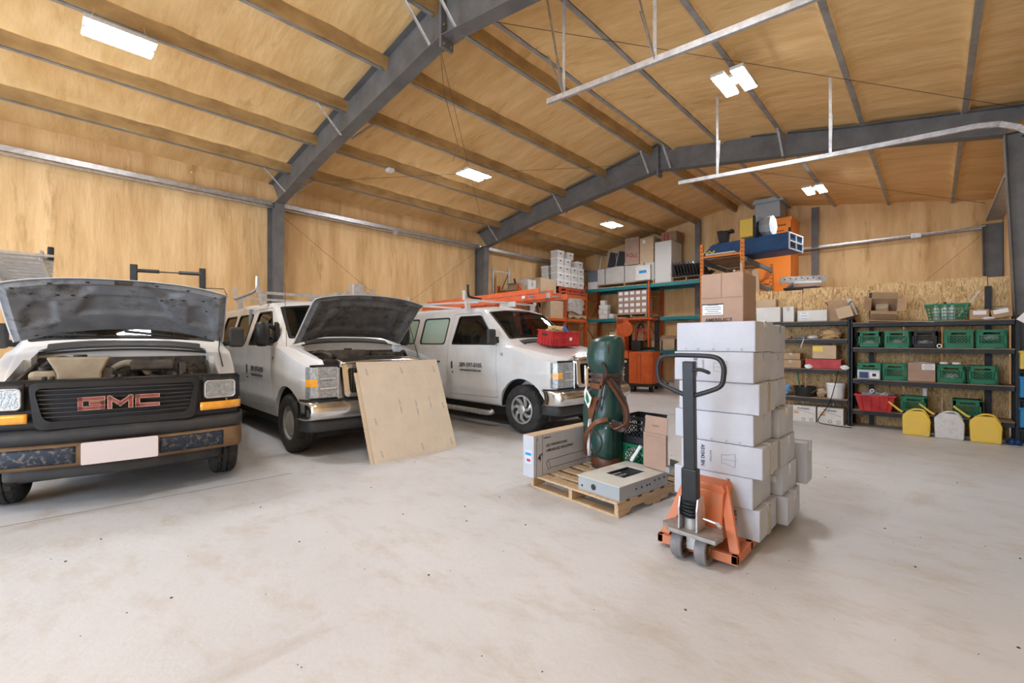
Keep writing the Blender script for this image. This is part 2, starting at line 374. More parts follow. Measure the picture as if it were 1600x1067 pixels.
# portal frames
def ibeam(g, poly, x, w=.2, t=.012):
    # poly: list of (top, bottom) stations ((y,z),(y,z))
    for (a, b), (a2, b2) in zip(poly, poly[1:]):
        for p, q, s in ((a, a2, 1), (b, b2, 1)):
            g.bar((x, p[0], p[1]), (x, q[0], q[1]), w, t, up=(0, 0, 1)) if abs(q[1] - p[1]) < abs(q[0] - p[0]) else g.bar((x, p[0], p[1]), (x, q[0], q[1]), w, t, up=(0, 1, 0))
        vs = [(x - .006, *a), (x - .006, *a2), (x - .006, *b2), (x - .006, *b), (x + .006, *a), (x + .006, *a2), (x + .006, *b2), (x + .006, *b)]
        g.add(vs, [(0, 1, 2, 3), (7, 6, 5, 4), (0, 4, 5, 1), (3, 2, 6, 7), (0, 3, 7, 4), (1, 5, 6, 2)])
def zt(y): return zc(y) - .06
for x in FR:
    g = MB()
    ibeam(g, [((10.72, zt(10.72)), (10.30, 4.44)), ((8.2, zt(8.2)), (8.2, 4.86)), ((4.62, zt(4.62)), (4.62, 5.36))], x)
    g.b2((x - .1, 4.60, 5.22), (x + .1, 4.62, 5.9))                      # splice plate
    trim(g, FRAME)
    g = MB()
    ibeam(g, [((4.58, zt(4.58)), (4.58, 5.36)), ((1.2, zt(1.2)), (1.2, 4.86)), ((-1.12, zt(-1.12)), (-.72, 4.50))], x)
    g.b2((x - .1, 4.58, 5.22), (x + .1, 4.60, 5.9))
    for z in (5.26, 5.5, 5.72):
        for dx in (-.06, .06): g.cyl((x + dx, 4.55, z), (x + dx, 4.65, z), .014, 8)
    trim(g, FRAME)
    g = MB(); ibeam(g, [((10.78, 4.45), (10.33, 4.45)), ((10.78, 0.01), (10.50, 0.01))], x); g.b2((x - .1, 10.3, 4.44), (x + .1, 10.79, 4.455)); g.b2((x - .15, 10.46, 0), (x + .15, 10.79, .015)); trim(g, FRAME)
    g = MB(); ibeam(g, [((-1.18, 4.5), (-.75, 4.5)), ((-1.18, 0.01), (-.92, 0.01))], x); g.b2((x - .1, -1.19, 4.49), (x + .1, -.72, 4.505)); g.b2((x - .15, -1.19, 0), (x + .15, -.88, .015)); trim(g, FRAME)
    for y in (9.75, 7.3, 4.82, 4.3, 2.1):                                # flange braces
        zb = (4.44 + (5.36 - 4.44) * (10.3 - y) / 5.7) if y > 4.6 else (4.5 + .86 * (y + .72) / 5.3)
        for s in (-1, 1):
            g = MB(); g.bar((x + s * .50, y, zp(y)), (x + s * .09, y, zb + .01), .035, .004); g.bar((x + s * .50, y + .015, zp(y)), (x + s * .09, y + .015, zb + .01), .004, .035); trim(g, GALV)
# end wall posts and girt
for y in (2.57, 6.0):
    g = MB(); g.b2((15.80, y - .09, 0), (15.812, y + .09, zc(y) - .1)); g.b2((15.81, y - .005, 0), (15.98, y + .005, zc(y) - .1)); trim(g, FRAME)
g = MB(); ibeam(g, [((-1.18, 4.3), (-.85, 4.3)), ((-1.18, 0), (-.9, 0))], 15.85); trim(g, FRAME)
g = MB(); g.b2((15.86, -1.1, 4.19), (15.98, 10.7, 4.198)); g.b2((15.86, -1.1, 4.19), (15.866, 10.7, 4.27)); trim(g, GALV)
g = MB(); g.tube([(15.72, 2.9, 4.18), (15.72, -.2, 4.2), (15.7, -.9, 4.24)], .02, 8); g.tube([(15.72, 2.9, 4.18), (15.75, 4.4, 3.9)], .02, 8); trim(g, GALV)
g = MB(); g.b2((15.66, .25, 4.14), (15.76, .45, 4.26)); trim(g, GALV)
# conduit along the left wall
g = MB(); g.tube([(X0 + .1, 10.5, 4.36), (9.2, 10.5, 4.36)], .014, 8); g.b2((6.55, 10.46, 4.31), (6.68, 10.54, 4.40)); trim(g, GALV)
# thin wire braces below the roof and on the left wall
for p, q in (((3.75, 10.3, 4.9), (9.7, 4.9, 5.55)), ((9.7, 10.3, 4.9), (3.75, 4.9, 5.55)), ((3.8, 4.2, 5.5), (9.7, -.9, 4.8)), ((9.9, 4.2, 5.5), (15.8, -.9, 4.8)), ((3.8, 10.7, 4.3), (9.7, 10.7, .2)), ((9.7, 10.7, 4.3), (3.8, 10.7, .2)), ((15.7, 2.6, .5), (15.7, -.9, 4.1))):
    trim(MB().tube([p, q], .0035, 6), ENGM)
# hanging cable by the first frame
trim(MB().tube([(3.75, 4.85, 5.4), (3.9, 4.95, 4.9), (4.7, 5.6, 4.6), (5.9, 7.2, 5.15)], .004, 5), ENGM)
# overhead door tracks and the closed door in the right wall
for x in (3.97, 7.55):
    g = MB(); pth = [(x, 3.19, 4.16), (x, 1.2, 4.04), (x, -.35, 3.97)] + [(x, -.35 - .55 * sin(a), 3.42 + .55 * cos(a)) for a in (R(20), R(40), R(60), R(80))] + [(x, -.9, .03)]
    for p, q in zip(pth, pth[1:]):
        g.bar(p, q, .005, .055); 
        for s in (-1, 1):
            d = Vector(q) - Vector(p); nrm = Vector((0, -d.z, d.y)).normalized() * .027 * s
            g.bar(Vector(p) + nrm + Vector((.018, 0, 0)), Vector(q) + nrm + Vector((.018, 0, 0)), .036, .005, up=nrm)
    trim(g, GALV)
for x, y, zt_, y2 in ((3.97, 2.95, 5.48, 3.25), (3.97, 1.9, 5.3, 2.1), (7.55, 2.55, 5.4, 2.55), (7.55, 1.05, 5.1, 1.05)):
    g = MB(); zz = 4.16 - .06 * (3.19 - y)
    g.bar((x, y, zz), (x, y, zt_), .035, .004); g.bar((x + .1, y2, zz + .6), (x, y, zz), .03, .004)
    if x < 5: g.bar((x - .02, y, zz + .02), (x + .1, y + .33, zt_), .03, .004)
    trim(g, GALV)
d = MB()
for k in range(7): d.b2((3.85, Y0 - .12, .02 + k * .552), (7.65, Y0 - .07, .02 + k * .552 + .54)); d.b2((4.1, Y0 - .07, .1 + k * .552), (7.4, Y0 - .06, .47 + k * .552))
struct(d.build('door_1', DWHITE))
# partition of OSB sheets
for i, (a, b) in enumerate([(-.83, -.6), (-.6, -.09), (-.09, .38), (.38, .77), (.77, 1.36), (1.36, 1.84), (1.84, 2.35), (2.35, 3.1)]):
    g = MB(); g.b2((10.10, a + .006, 0), (10.12, b - .006, 1.98)); g.b2((10.10, a + .006, 1.99), (10.12, b - .006, 2.44 + (.02 if i % 2 else 0))); 
    o = struct(g.build('wall_partition', OSB)) if i == 0 else struct(g.build('wall_partition', OSB))
g = MB()
for y in (-.8, .1, 1.0, 1.9, 2.8): g.b2((10.12, y - .02, 0), (10.21, y + .02, 2.42))
trim(g, PALW)
# saw-cut joint in the floor and the grit lying on it
trim(MB().bar((-.8, 5.37, .0004), (1.95, 5.155, .0004), .007, .0012), ENGM)
rg = random.Random(11); g = MB()
for k in range(170):
    x, y = rg.uniform(-.5, 6.5), rg.uniform(-1, 5); r_ = rg.choice([.003, .004, .005, .009]); a0 = rg.uniform(0, 3)
    g.add([(x + r_ * cos(a0 + q * 1.25) * rg.uniform(.6, 1.4), y + r_ * sin(a0 + q * 1.25), .0) for q in range(5)] + [(x, y, r_ * .8)], [(q, (q + 1) % 5, 5) for q in range(5)])
tag(g.build('floor_grit', mat('grit', (.04, .035, .03), .9)), 'dark grit and pebbles scattered over the concrete floor', 'grit', None, 'stuff')
# ---------------------------------------------------------------- lamps
LEDM = mat('led_panel', (.93, .95, 1), .5, emit=LAMP_POWER)
def lamp():
    t = thing('ceiling_light', '', 'light fixture')
    h = MB()
    for s in (-1, 1): h.b2((-.33, s * .125 - .085, .005), (.33, s * .125 + .085, .05))
    h.b2((-.12, -.05, .03), (.12, .05, .075)); h.build('housing', DWHITE, t)
    for s in (-1, 1): MB().b2((-.32, s * .125 - .075, -.004), (.32, s * .125 + .075, .004)).build('led_panel', LEDM, t)
    for a in (-.28, .28): MB().tube([(a, 0, .05), (a * .8, 0, .25)], .004, 6).build('hanging_wire', GALV, t)
    return t
L0 = lamp()
for i, (x, y, lb) in enumerate([(.72, 7.15, 'twin LED ceiling light at the upper left, nearest the left wall'),
     (6.57, 7.3, 'twin LED ceiling light between the two steel frames over the middle van'),
     (12.3, 7.3, 'farthest LED ceiling light, above the stacked white file boxes'),
     (6.75, 2.05, 'largest twin LED ceiling light, on the right roof slope'),
     (12.9, 2.1, 'twin LED ceiling light near the end wall on the right roof slope'),
     (.72, 2.05, 'twin LED ceiling light over the camera bay'),
     (-4.6, 7.15, 'twin LED ceiling light by the front wall on the left slope'), (-4.6, 2.05, 'twin LED ceiling light by the front wall on the right slope')]):
    z = zp(y) - .27
    if i == 0: L0.location = (x, y, z); L0['label'] = lb; L0['group'] = 'twin LED ceiling lights'
    else: dup(L0, (x, y, z), 0, lb, 'twin LED ceiling lights')
o = MB().box((0, 0, 0), (.14, .14, .07)).build('smoke_detector', PAPER, loc=(5.2, 8.44, zp(8.5) - .04), bevel=.012)
tag(o, 'small white box hanging below a left slope purlin', 'detector')
# ---------------------------------------------------------------- vans
# local frame of a van: +x its left side, +y forward, z up, origin on the floor under the front axle
def lerp(a, b, t): return a + (b - a) * t
def interp(st, y):
    if y >= st[0][0]: return st[0][1:]
    for p, q in zip(st, st[1:]):
        if y >= q[0]:
            t = (y - p[0]) / (q[0] - p[0]); return [lerp(a, b, t) for a, b in zip(p[1:], q[1:])]
    return st[-1][1:]
#        y     w     zb   zbelt  wr    ztop  crown
EST = [(.72, .88, .58, 1.10, .70, 1.23, .03), (.66, .93, .54, 1.12, .78, 1.265, .04), (.52, .965, .50, 1.15, .82, 1.30, .05), (.25, .99, .44, 1.21, .85, 1.355, .06),
       (.0, 1.0, .40, 1.28, .87, 1.40, .06), (-.25, 1.0, .38, 1.345, .885, 1.44, .05), (-.36, 1.0, .38, 1.365, .885, 1.50, .05),
       (-.62, 1.0, .38, 1.375, .86, 1.74, .06), (-.96, 1.0, .38, 1.38, .815, 2.01, .06), (-1.08, 1.0, .38, 1.38, .80, 2.07, .06),
       (-1.3, 1.0, .38, 1.38, .795, 2.11, .06), (-2.5, 1.0, .38, 1.38, .795, 2.13, .06), (-4.25, .99, .40, 1.38, .785, 2.11, .06), (-4.48, .96, .46, 1.36, .74, 2.05, .06)]
GST = [(.62, .84, .60, 1.02, .70, 1.10, .03), (.55, .90, .56, 1.05, .76, 1.145, .04), (.40, .95, .52, 1.09, .80, 1.20, .05), (.15, .975, .46, 1.15, .83, 1.27, .06),
       (-.12, .98, .42, 1.24, .85, 1.345, .06), (-.32, .98, .40, 1.31, .86, 1.40, .05), (-.40, .98, .40, 1.335, .86, 1.46, .05),
       (-.70, .98, .40, 1.35, .83, 1.72, .06), (-1.02, .98, .40, 1.36, .79, 1.96, .06), (-1.15, .98, .40, 1.36, .78, 2.01, .06),
       (-1.4, .98, .40, 1.36, .775, 2.04, .06), (-2.6, .98, .40, 1.36, .775, 2.06, .06), (-4.1, .97, .42, 1.36, .765, 2.04, .06), (-4.35, .94, .48, 1.34, .72, 1.98, .06)]
def section(p, inset=0, zb=None):
    w, b, belt, wr, top, cr = p; w -= inset; wr -= inset; top -= inset
    if zb is not None: b = zb
    h = belt - b; pts = [(0, b), (w * .88, b), (w * .925, b + .03 * h), (w * .95, b + .10 * h), (w * .975, b + .24 * h), (w * .983, b + .30 * h), (w * .972, b + .33 * h), (w * .988, b + .5 * h),
                         (w * .998, b + .64 * h), (w, b + .72 * h), (w * .988, b + .75 * h), (w * .985, b + .86 * h), (w * .972, belt)]
    ze = top - cr - .075 * min(1, (top - belt) / .4); xe = lerp(w * .972, wr, 1)
    if ze < belt + .01: ze = belt + .01
    for k in (.33, .66, 1): pts.append((lerp(w * .972, xe, k), lerp(belt, ze, k)))
    g = top - cr - ze
    for a in (25, 50, 75): pts.append((xe - .07 * (1 - cos(R(a))) , ze + g * sin(R(a))))
    x2 = xe - .07
    for k in (.8, .55, .28, 0): pts.append((x2 * k, top - cr * k * k))
    return pts + [(-x, z) for x, z in pts[-2:0:-1]]
def loft(ys, st, inset=0, zb=None, shift=0):
    g = MB(); n = None
    for y in ys:
        s = section(interp(st, y + shift), inset, zb); n = len(s); g.v += [(x, y, z) for x, z in s]
    for i in range(len(ys) - 1):
        for k in range(n): l = (k + 1) % n; g.f.append((i * n + k, i * n + l, (i + 1) * n + l, (i + 1) * n + k))
    g.f.append(tuple(range(n))); g.f.append(tuple((len(ys) - 1) * n + k for k in range(n))[::-1])
    return g
def topz(st, y, x):   # height of the skin over the centre strip
    w, b, belt, wr, top, cr = interp(st, y); x2 = wr - .07; return top - cr * (x / x2) ** 2
def sidex(st, y, z):
    s = section(interp(st, y)); prev = s[1]
    for q in s[2:16]:
        if q[1] >= z: t = (z - prev[1]) / max(1e-6, q[1] - prev[1]); return lerp(prev[0], q[0], t)
        prev = q
    return prev[0]
def wheel(van, x, y, side, kind, r=.385, name='wheel'):
    # side = +1 left, -1 right; outer face towards side
    o = bpy.data.objects.new(name, None); COL.objects.link(o); o.parent = van; o.location = (x, y, r)
    w = .122; s = side
    prof = [(.215, w * .7), (.235, w * .95), (.29, w * 1.05), (.335, w), (r - .022, w * .86), (r - .012, w * .74), (r - .002, w * .6), (r, w * .3), (r - .012, w * .22), (r, w * .14), (r, -w * .14), (r - .012, -w * .22),
            (r, -w * .3), (r - .002, -w * .6), (r - .012, -w * .74), (r - .022, -w * .86), (.335, -w), (.29, -w * 1.05), (.215, -w * .7)]
    def md(rr, h, i, k): return rr - (.013 if (rr > r - .014 and (k % 4 == (0 if abs(i - 9) % 2 else 2)) and abs(h) > .2 * w) else 0)
    MB().lathe(prof, 96, 'X', mod=md).build('tire', TIRE, o, smooth=True)
    m = DIRTRIM if kind == 'plain' else RIM
    if kind == 'plain':
        pr = [(.225, .07), (.222, .10), (.205, .102), (.20, .075), (.17, .055), (.155, .085), (.11, .10), (.06, .103), (0, .104)]
        MB().lathe([(a, b * s) for a, b in pr], 48, 'X').build('rim', m, o, smooth=True)
        MB().lathe([(.228, -.08 * s), (.222, -.05 * s), (.19, -.02 * s), (.19, .04 * s), (.224, .07 * s)], 48, 'X').build('rim_barrel', ENGM, o, smooth=True)
    else:
        MB().lathe([(a, b * s) for a, b in [(.228, .06), (.225, .108), (.208, .112), (.198, .085), (.19, .06), (.15, .04), (.08, .04), (0, .04)]], 48, 'X').build('rim', ENGM, o, smooth=True)
        MB().lathe([(a, b * s) for a, b in [(.226, .09), (.226, .116), (.205, .120), (.198, .095)]], 48, 'X').build('cap_ring', m, o, smooth=True)
        g = MB()
        for k in range(7):     # swirled spokes
            a0 = 2 * pi * k / 7; row = []
            for j in range(7):
                t = j / 6; rr = lerp(.06, .208, t); a = a0 + .55 * t * t; hw = lerp(.026, .036, t)
                row.append([(s * (.118 - .022 * (t - .5) ** 2 * 4 - dz), (rr) * cos(a) - q * hw * sin(a), rr * sin(a) + q * hw * cos(a)) for q, dz in ((-1, .022), (-.6, 0), (.6, 0), (1, .022))])
            vs = [p for r_ in row for p in r_]; g.add(vs, [(j * 4 + q, (j + 1) * 4 + q, (j + 1) * 4 + q + 1, j * 4 + q + 1) for j in range(6) for q in range(3)])
        g.build('spoke_cover', m, o, smooth=True, recalc=False)
        h = MB().lathe([(a, b * s) for a, b in [(.078, .09), (.075, .125), (.055, .135), (.02, .138), (0, .138)]], 32, 'X'); h.build('hub_cap', m, o, smooth=True)
    return o
def tmp(mb): return mb.build('tmp', None)
def rm(o): bpy.data.objects.remove(o)
def window_poly(pts, r=.05): return rpoly(pts, r)
def hood_panel(van, st, y0, y1, wid, ang, outer, inner, name='hood', hz=None, lip=.05, pockets=(), mott=0, vis=None, arch=.16, lift=0):
    # hinged at y0 (cowl), free edge at y1; built closed then rotated up about the hinge
    root = bpy.data.objects.new(name, None); COL.objects.link(root); root.parent = van
    hz = hz or topz(st, y0, 0) - .02
    root.location = (0, y0, hz + lift); root.rotation_euler = (R(ang), 0, 0)
    Lh = y1 - y0
    def half(v): return lerp(wid[0], wid[1], v ** 1.5)
    def top(u, v):
        x = (u * 2 - 1) * half(v); y = y0 + v * (Lh - .10 * abs(u * 2 - 1) ** 2.5) + arch * (1 - (2 * u - 1) ** 2) * (1 - v)
        z = topz(st, y, x * .85) - hz - .025 * abs(u * 2 - 1) ** 4
        if v > .9: z -= (v - .9) * .35
        return (x, y - y0, z)
    g = MB(); g.grid(top, 28, 16); g.build('outer_skin', outer, root, smooth=True, solid=.006)
    def sd(px, py, poly):
        d = 1e9; ins = False; n = len(poly)
        for i in range(n):
            x1, y1_ = poly[i]; x2, y2 = poly[(i + 1) % n]; t = max(0, min(1, ((px - x1) * (x2 - x1) + (py - y1_) * (y2 - y1_)) / ((x2 - x1) ** 2 + (y2 - y1_) ** 2)))
            d = min(d, sqrt((px - x1 - t * (x2 - x1)) ** 2 + (py - y1_ - t * (y2 - y1_)) ** 2))
            if (y1_ > py) != (y2 > py) and px < (x2 - x1) * (py - y1_) / (y2 - y1_) + x1: ins = not ins
        return -d if ins else d
    def under(u, v):
        x, y, z = top(u, v); uu = u * 2 - 1; e = min(1 - abs(uu), v, 1 - v)
        h = lip * min(1, max(0, e - .015) / .05)
        for po in pockets:
            for mm in (1, -1):
                d = sd(uu * mm, v, po)
                k = max(0, min(1, (.03 - d) / .06)); h = min(h, lip * (1 - .72 * k)) if k > 0 else h
        return (x * .985, y * .99 + .004, z - .008 - h)
    g = MB(); g.grid(under, 84, 44); g.build('inner_panel', inner, root, smooth=True)
    holes = MB()
    for u, v in ((.06, .93), (.2, .945), (.35, .95), (.65, .95), (.8, .945), (.94, .93), (.12, .8), (.88, .8), (.1, .62), (.9, .62), (.28, .72), (.72, .72), (.33, .68), (.67, .68), (.22, .74), (.78, .74), (.1, .1), (.9, .1)):
        p = Vector(under(u, v)); holes.add([p + Vector((a * .012, b * .008, -.002)) for a, b in ((-1, -1), (1, -1), (1.3, 0), (1, 1), (-1, 1), (-1.3, 0))], [(0, 1, 2, 3, 4, 5)])
    holes.build('panel_hole', ENGK, root)
    p = Vector(under(.5, .965)); MB().box(p + Vector((0, 0, -.012)), (.13, .035, .03)).build('latch_striker', ENGM, root, bevel=.004)
    return root
def tube_part(name, m, van, pts, r, n=10):
    return MB().tube(pts, r, n).build(name, m, van, smooth=True)
def smooth_path(pts, k=6):
    P = [Vector(p) for p in pts]; out = []
    for i in range(len(P) - 1):
        a = P[max(0, i - 1)]; b = P[i]; c = P[i + 1]; d = P[min(len(P) - 1, i + 2)]
        for j in range(k):
            t = j / k; out.append(.5 * ((2 * b) + (c - a) * t + (2 * a - 5 * b + 4 * c - d) * t * t + (3 * b - a - 3 * c + d) * t ** 3))
    return out + [P[-1]]
def make_van(label, loc, rz, kind, st, yfa, yrear, open_hood, wheels, front_wheel_y=0, rear_y=-3.5, ws=(-.38, -1.0), doors=True, mint=False, num=None):
    van = thing({'E': 'cargo_van', 'G': 'cargo_van'}[kind], label, 'van', loc, rz)
    y_f = st[0][0]; y_r = st[-1][0]
    ys = sorted(set([round(y_f - i * (y_f - y_r) / 60, 4) for i in range(61)] + [s[0] for s in st]), reverse=True)
    body = tmp(loft(ys, st))
    yi = [y for y in ys if ws[0] - .02 > y > y_r + .06]
    inner = tmp(loft(yi, st, .045, .5, .05)); boolean(body, inner); rm(inner)
    # wheel arches
    ar = .47
    for wy in (front_wheel_y, rear_y):
        for s in (-1, 1):
            c = tmp(MB().cyl((s * .60, wy, .40), (s * 1.2, wy, .40), ar, 40)); boolean(body, c); rm(c)
    if open_hood:
        zt_ = 1.6; yb = y_f - .14; y0 = ws[0] + .12
        c = tmp(MB().prism([(-.70, y0), (.70, y0), (.78, yb), (-.78, yb)], .62, zt_, 'Z')); boolean(body, c); rm(c)
        c = tmp(MB().b2((-.77, y0 + .2, st[1][5] - .14), (.77, y_f + .2, zt_))); boolean(body, c); rm(c)
    # windows
    wz0, wz1 = st[7][3] + .025, st[9][5] - .165
    wy0, wy1 = ws[0] - .18, ws[0] - 1.36
    fd = [(wy0 - .03, wz0), (wy0 - .54, wz1), (wy1 + .06, wz1), (wy1, wz0 + .0)]      # front door window
    rear_w = [[(wy1 - .22, wz0), (wy1 - .22, wz1 - .01), (wy1 - 1.02, wz1 - .01), (wy1 - 1.02, wz0)], [(wy1 - 1.22, wz0), (wy1 - 1.22, wz1 - .01), (wy1 - 1.95, wz1 - .01), (wy1 - 1.95, wz0)]]
    polys = [rpoly(fd, .05)] + [rpoly(p, .07) for p in rear_w]
    for p in polys:
        c = tmp(MB().prism(p, -1.3, 1.3, 'X')); boolean(body, c); rm(c)
    # windshield opening: prism along the normal of the windshield
    zA = topz(st, ws[0], 0); zB = topz(st, ws[1], 0); d = Vector((0, ws[1] - ws[0], zB - zA)); nrm = Vector((0, -d.z, d.y)).normalized() * -1
    if nrm.y < 0: nrm = -nrm
    wsp = rpoly([(-.80, .04), (.80, .04), (.73, .97), (-.73, .97)], .05)
    g = MB(); base = Vector((0, ws[0], zA)); A = [base + Vector((x, 0, -.05 * (x / .8) ** 2)) + d * t for x, t in wsp]
    n = len(A); g.add([a - nrm * .15 for a in A] + [a + nrm * .25 for a in A], [tuple(range(n))[::-1], tuple(range(n, 2 * n))] + [(k, (k + 1) % n, n + (k + 1) % n, n + k) for k in range(n)])
    c = tmp(g); boolean(body, c); rm(c)
    # front doors cut free of the body
    y_d0 = ws[0] - .23; y_d1 = ws[0] - 1.46
    dp = [(y_d0 + .09, .52), (y_d0 + .06, wz0 - .02), (wy0 - .56, wz1 + .055), (y_d1, wz1 + .055), (y_d1, .50)]
    if kind == 'G': dp = [(a + .06, b) for a, b in dp]
    def off(p, e): 
        cx = sum(a for a, b in p) / len(p); cy = sum(b for a, b in p) / len(p); return [(a + (e if a < cx else -e), b + (e if b < cy else -e)) for a, b in p]
    def copy_mesh(o):
        q = o.copy(); q.data = o.data.copy(); COL.objects.link(q); return q
    def fin(o, m, name):
        o.name = name; o.data.name = name; o.parent = van; o.data.materials.clear(); o.data.materials.append(m)
        for p in o.data.polygons: p.material_index = 0
        o.data.shade_smooth(); o.data.set_sharp_from_angle(angle=R(30)); return o
    for s in (-1, 1):
        big = tmp(MB().prism(rpoly(dp, .05), s * .74, s * 1.3, 'X')); sm = tmp(MB().prism(rpoly(off(dp, .006), .05), s * .745, s * 1.3, 'X'))
        dr = copy_mesh(body); boolean(dr, sm, 'INTERSECT'); boolean(body, big); rm(big); rm(sm)
        dr = fin(dr, WHITE, 'door')
        hy = y_d1 + .14; hx = s * (sidex(st, hy, 1.02) + .002)
        MB().box((0, 0, 0), (.02, .035, .13)).build('door_handle', BLACKP, dr, loc=(hx, hy, 1.03), bevel=.008)
        MB().cyl((hx - s * .01, hy + .02, .90), (hx + s * .004, hy + .02, .90), .012, 12).build('door_lock', ENGK, dr)
        # mirror
        mr = bpy.data.objects.new('side_mirror', None); COL.objects.link(mr); mr.parent = van
        my = wy0 - .05; mx = sidex(st, my, wz0 + .1)
        if kind == 'E' and num == '14':
            tube_part('mirror_arm', BLACKP, mr, [(s * (mx - .02), my, wz0 + .06), (s * (mx + .13), my + .05, wz0 + .05)], .03, 10)
            tube_part('mirror_arm', BLACKP, mr, [(s * (mx - .02), my, wz0 + .22), (s * (mx + .13), my + .05, wz0 + .28)], .028, 10)
            g = MB().grid(lambda u, v: (s * (mx + .13 + .09 * sin(pi * u) * 0 + .0 + .18 * v), my + .04 + .06 * sin(pi * min(1, v)) , 0), 1, 1)
            b = MB(); b.lathe([(0, -.17), (.05, -.165), (.085, -.13), (.095, -.04), (.095, .06), (.085, .13), (.05, .165), (0, .17)], 20, 'Z')
            b.build('mirror_housing', BLACKP, mr, loc=(s * (mx + .20), my + .06, wz0 + .15), smooth=True)
            MB().prism([(my - .10, wz0 - .02), (my + .10, wz0 - .02), (my + .06, wz0 + .30), (my - .02, wz0 + .33)], s * (mx - .03), s * (mx + .02), 'X').build('mirror_base', BLACKP, mr, bevel=.01)
        else:
            MB().box((0, 0, 0), (.17, .08, .25)).build('mirror_housing', DARKP, mr, loc=(s * (mx + .17), my + .05, wz0 + .13), bevel=.035, seg=4)
            MB().prism([(my - .12, wz0 - .015), (my + .11, wz0 - .015), (my + .03, wz0 + .13), (my - .04, wz0 + .13)], s * (mx - .03), s * (mx + .03), 'X').build('mirror_base', BLACKP, mr, bevel=.01)
            MB().bar((s * (mx), my, wz0 + .05), (s * (mx + .12), my + .04, wz0 + .06), .09, .07).build('mirror_arm', BLACKP, mr, bevel=.02)
    body = fin(body, WHITE, 'body')
    # window glass and seals
    def side_pane(p, s, m, name):
        cx = sum(a for a, b in p) / len(p); cz = sum(b for a, b in p) / len(p)
        def at(a, b, e=0): return (s * (sidex(st, a, b) - .012 + e), a, b)
        gl = MB(); gl.add([at(a, b) for a, b in p], [tuple(range(len(p)))[::s]]); o = gl.build(name, m, van, recalc=False)
        g = MB(); n = len(p); inn = [(cx + (a - cx) * .955, cz + (b - cz) * .94) for a, b in p]; out = [(cx + (a - cx) * 1.02, cz + (b - cz) * 1.03) for a, b in p]
        g.add([at(a, b, .018) for a, b in inn] + [at(a, b, .018) for a, b in out] + [at(a, b, -.01) for a, b in inn] + [at(a, b, -.01) for a, b in out],
              [q for k in range(n) for l in [(k + 1) % n] for q in ((k, l, n + l, n + k), (2 * n + k, 3 * n + k, 3 * n + l, 2 * n + l), (n + k, n + l, 3 * n + l, 3 * n + k), (k, 2 * n + k, 2 * n + l, l))])
        g.build('window_seal', RUBBER, o); return o
    for s in (-1, 1):
        side_pane(polys[0], s, SGLASS, 'side_window')
        for p in polys[1:]: side_pane(p, s, MGLASS if mint else SGLASS, 'rear_side_window')
    def wsf(x, t, e=0):
        y = ws[0] + (ws[1] - ws[0]) * t; z = topz(st, y, x); return (x, y, z - .014 + e)
    n = len(wsp); g = MB()
    W_ = MB().grid(lambda u, v: wsf(lerp(-.79, .79, u) * (1 - .085 * lerp(.05, .96, v)), lerp(.05, .96, v)), 16, 8); W_.f = [f[::-1] for f in W_.f]; wo = W_.build('windshield', WGLASS, van, smooth=True, recalc=False)
    g = MB(); inn = [(x * .955, .5 + (t - .5) * .93) for x, t in wsp]; out = [(x * 1.015, .5 + (t - .5) * 1.02) for x, t in wsp]
    def dens(pp): return [(lerp(pp[i][0], pp[(i + 1) % len(pp)][0], k / 4), lerp(pp[i][1], pp[(i + 1) % len(pp)][1], k / 4)) for i in range(len(pp)) for k in range(4)]
    inn, out = dens(inn), dens(out); n = len(inn)
    g.add([wsf(x, t, .02) for x, t in inn] + [wsf(x, t, .02) for x, t in out] + [wsf(x, t, -.02) for x, t in inn] + [wsf(x, t, -.02) for x, t in out],
          [q for k in range(n) for l in [(k + 1) % n] for q in ((k, l, n + l, n + k), (n + k, n + l, 3 * n + l, 3 * n + k), (k, 2 * n + k, 2 * n + l, l))])
    g.build('windshield_seal', RUBBER, wo)
    # cabin
    by = ws[0]
    MB().prism([(by - .12, .9), (by - .12, 1.30), (by - .30, 1.40), (by - .58, 1.36), (by - .66, 1.15), (by - .5, .9)], -.86, .86, 'X').build('dashboard', DARKP, van, bevel=.03)
    for s in (-1, 1):
        so = MB().box((0, 0, 0), (.52, .5, .16)).build('seat', SEAT, van, loc=(s * .43, by - 1.10, .93), bevel=.05, seg=3)
        MB().box((0, 0, 0), (.50, .13, .62)).build('seat_back', SEAT, so, loc=(0, -.30, .33), rot=(R(12), 0, 0), bevel=.05, seg=3)
        MB().box((0, 0, 0), (.26, .09, .17)).build('headrest', SEAT, so, loc=(0, -.37, .73), rot=(R(12), 0, 0), bevel=.035, seg=3)
        MB().box((0, 0, 0), (.4, .4, .38)).build('seat_base', ENGK, so, loc=(0, 0, -.25))
    g = MB(); cpos = Vector((-.43, by - .74, 1.32)); ax = Matrix.Rotation(R(-62), 3, 'X')
    ring = [cpos + Matrix.Rotation(R(35), 3, 'X') @ Vector((.19 * cos(a), 0, .19 * sin(a))) for a in [2 * pi * k / 28 for k in range(28)]]
    g.tube(ring, .015, 8, closed=True); g.bar(ring[0], ring[14], .04, .03); g.tube([cpos, cpos + Vector((0, .2, -.12))], .03, 8); g.build('steering_wheel', BLACKP, van, smooth=True)
    MB().b2((-.86, by - 1.75, .55), (.86, by - 1.72, 1.98)).build('bulkhead', METG, van) if kind == 'E' and not mint else None
    MB().b2((-.86, y_r + .1, .50), (.86, by - .35, .54)).build('cabin_floor', ENGK, van)
    MB().b2((-.75, y_r + .2, .22), (.75, y_f - .3, .46)).build('chassis', ENGK, van)
    MB().b2((-.10, by - .32, wz1 - .03), (.10, by - .29, wz1 + .04)).build('rear_view_mirror', BLACKP, van, bevel=.01) if False else None
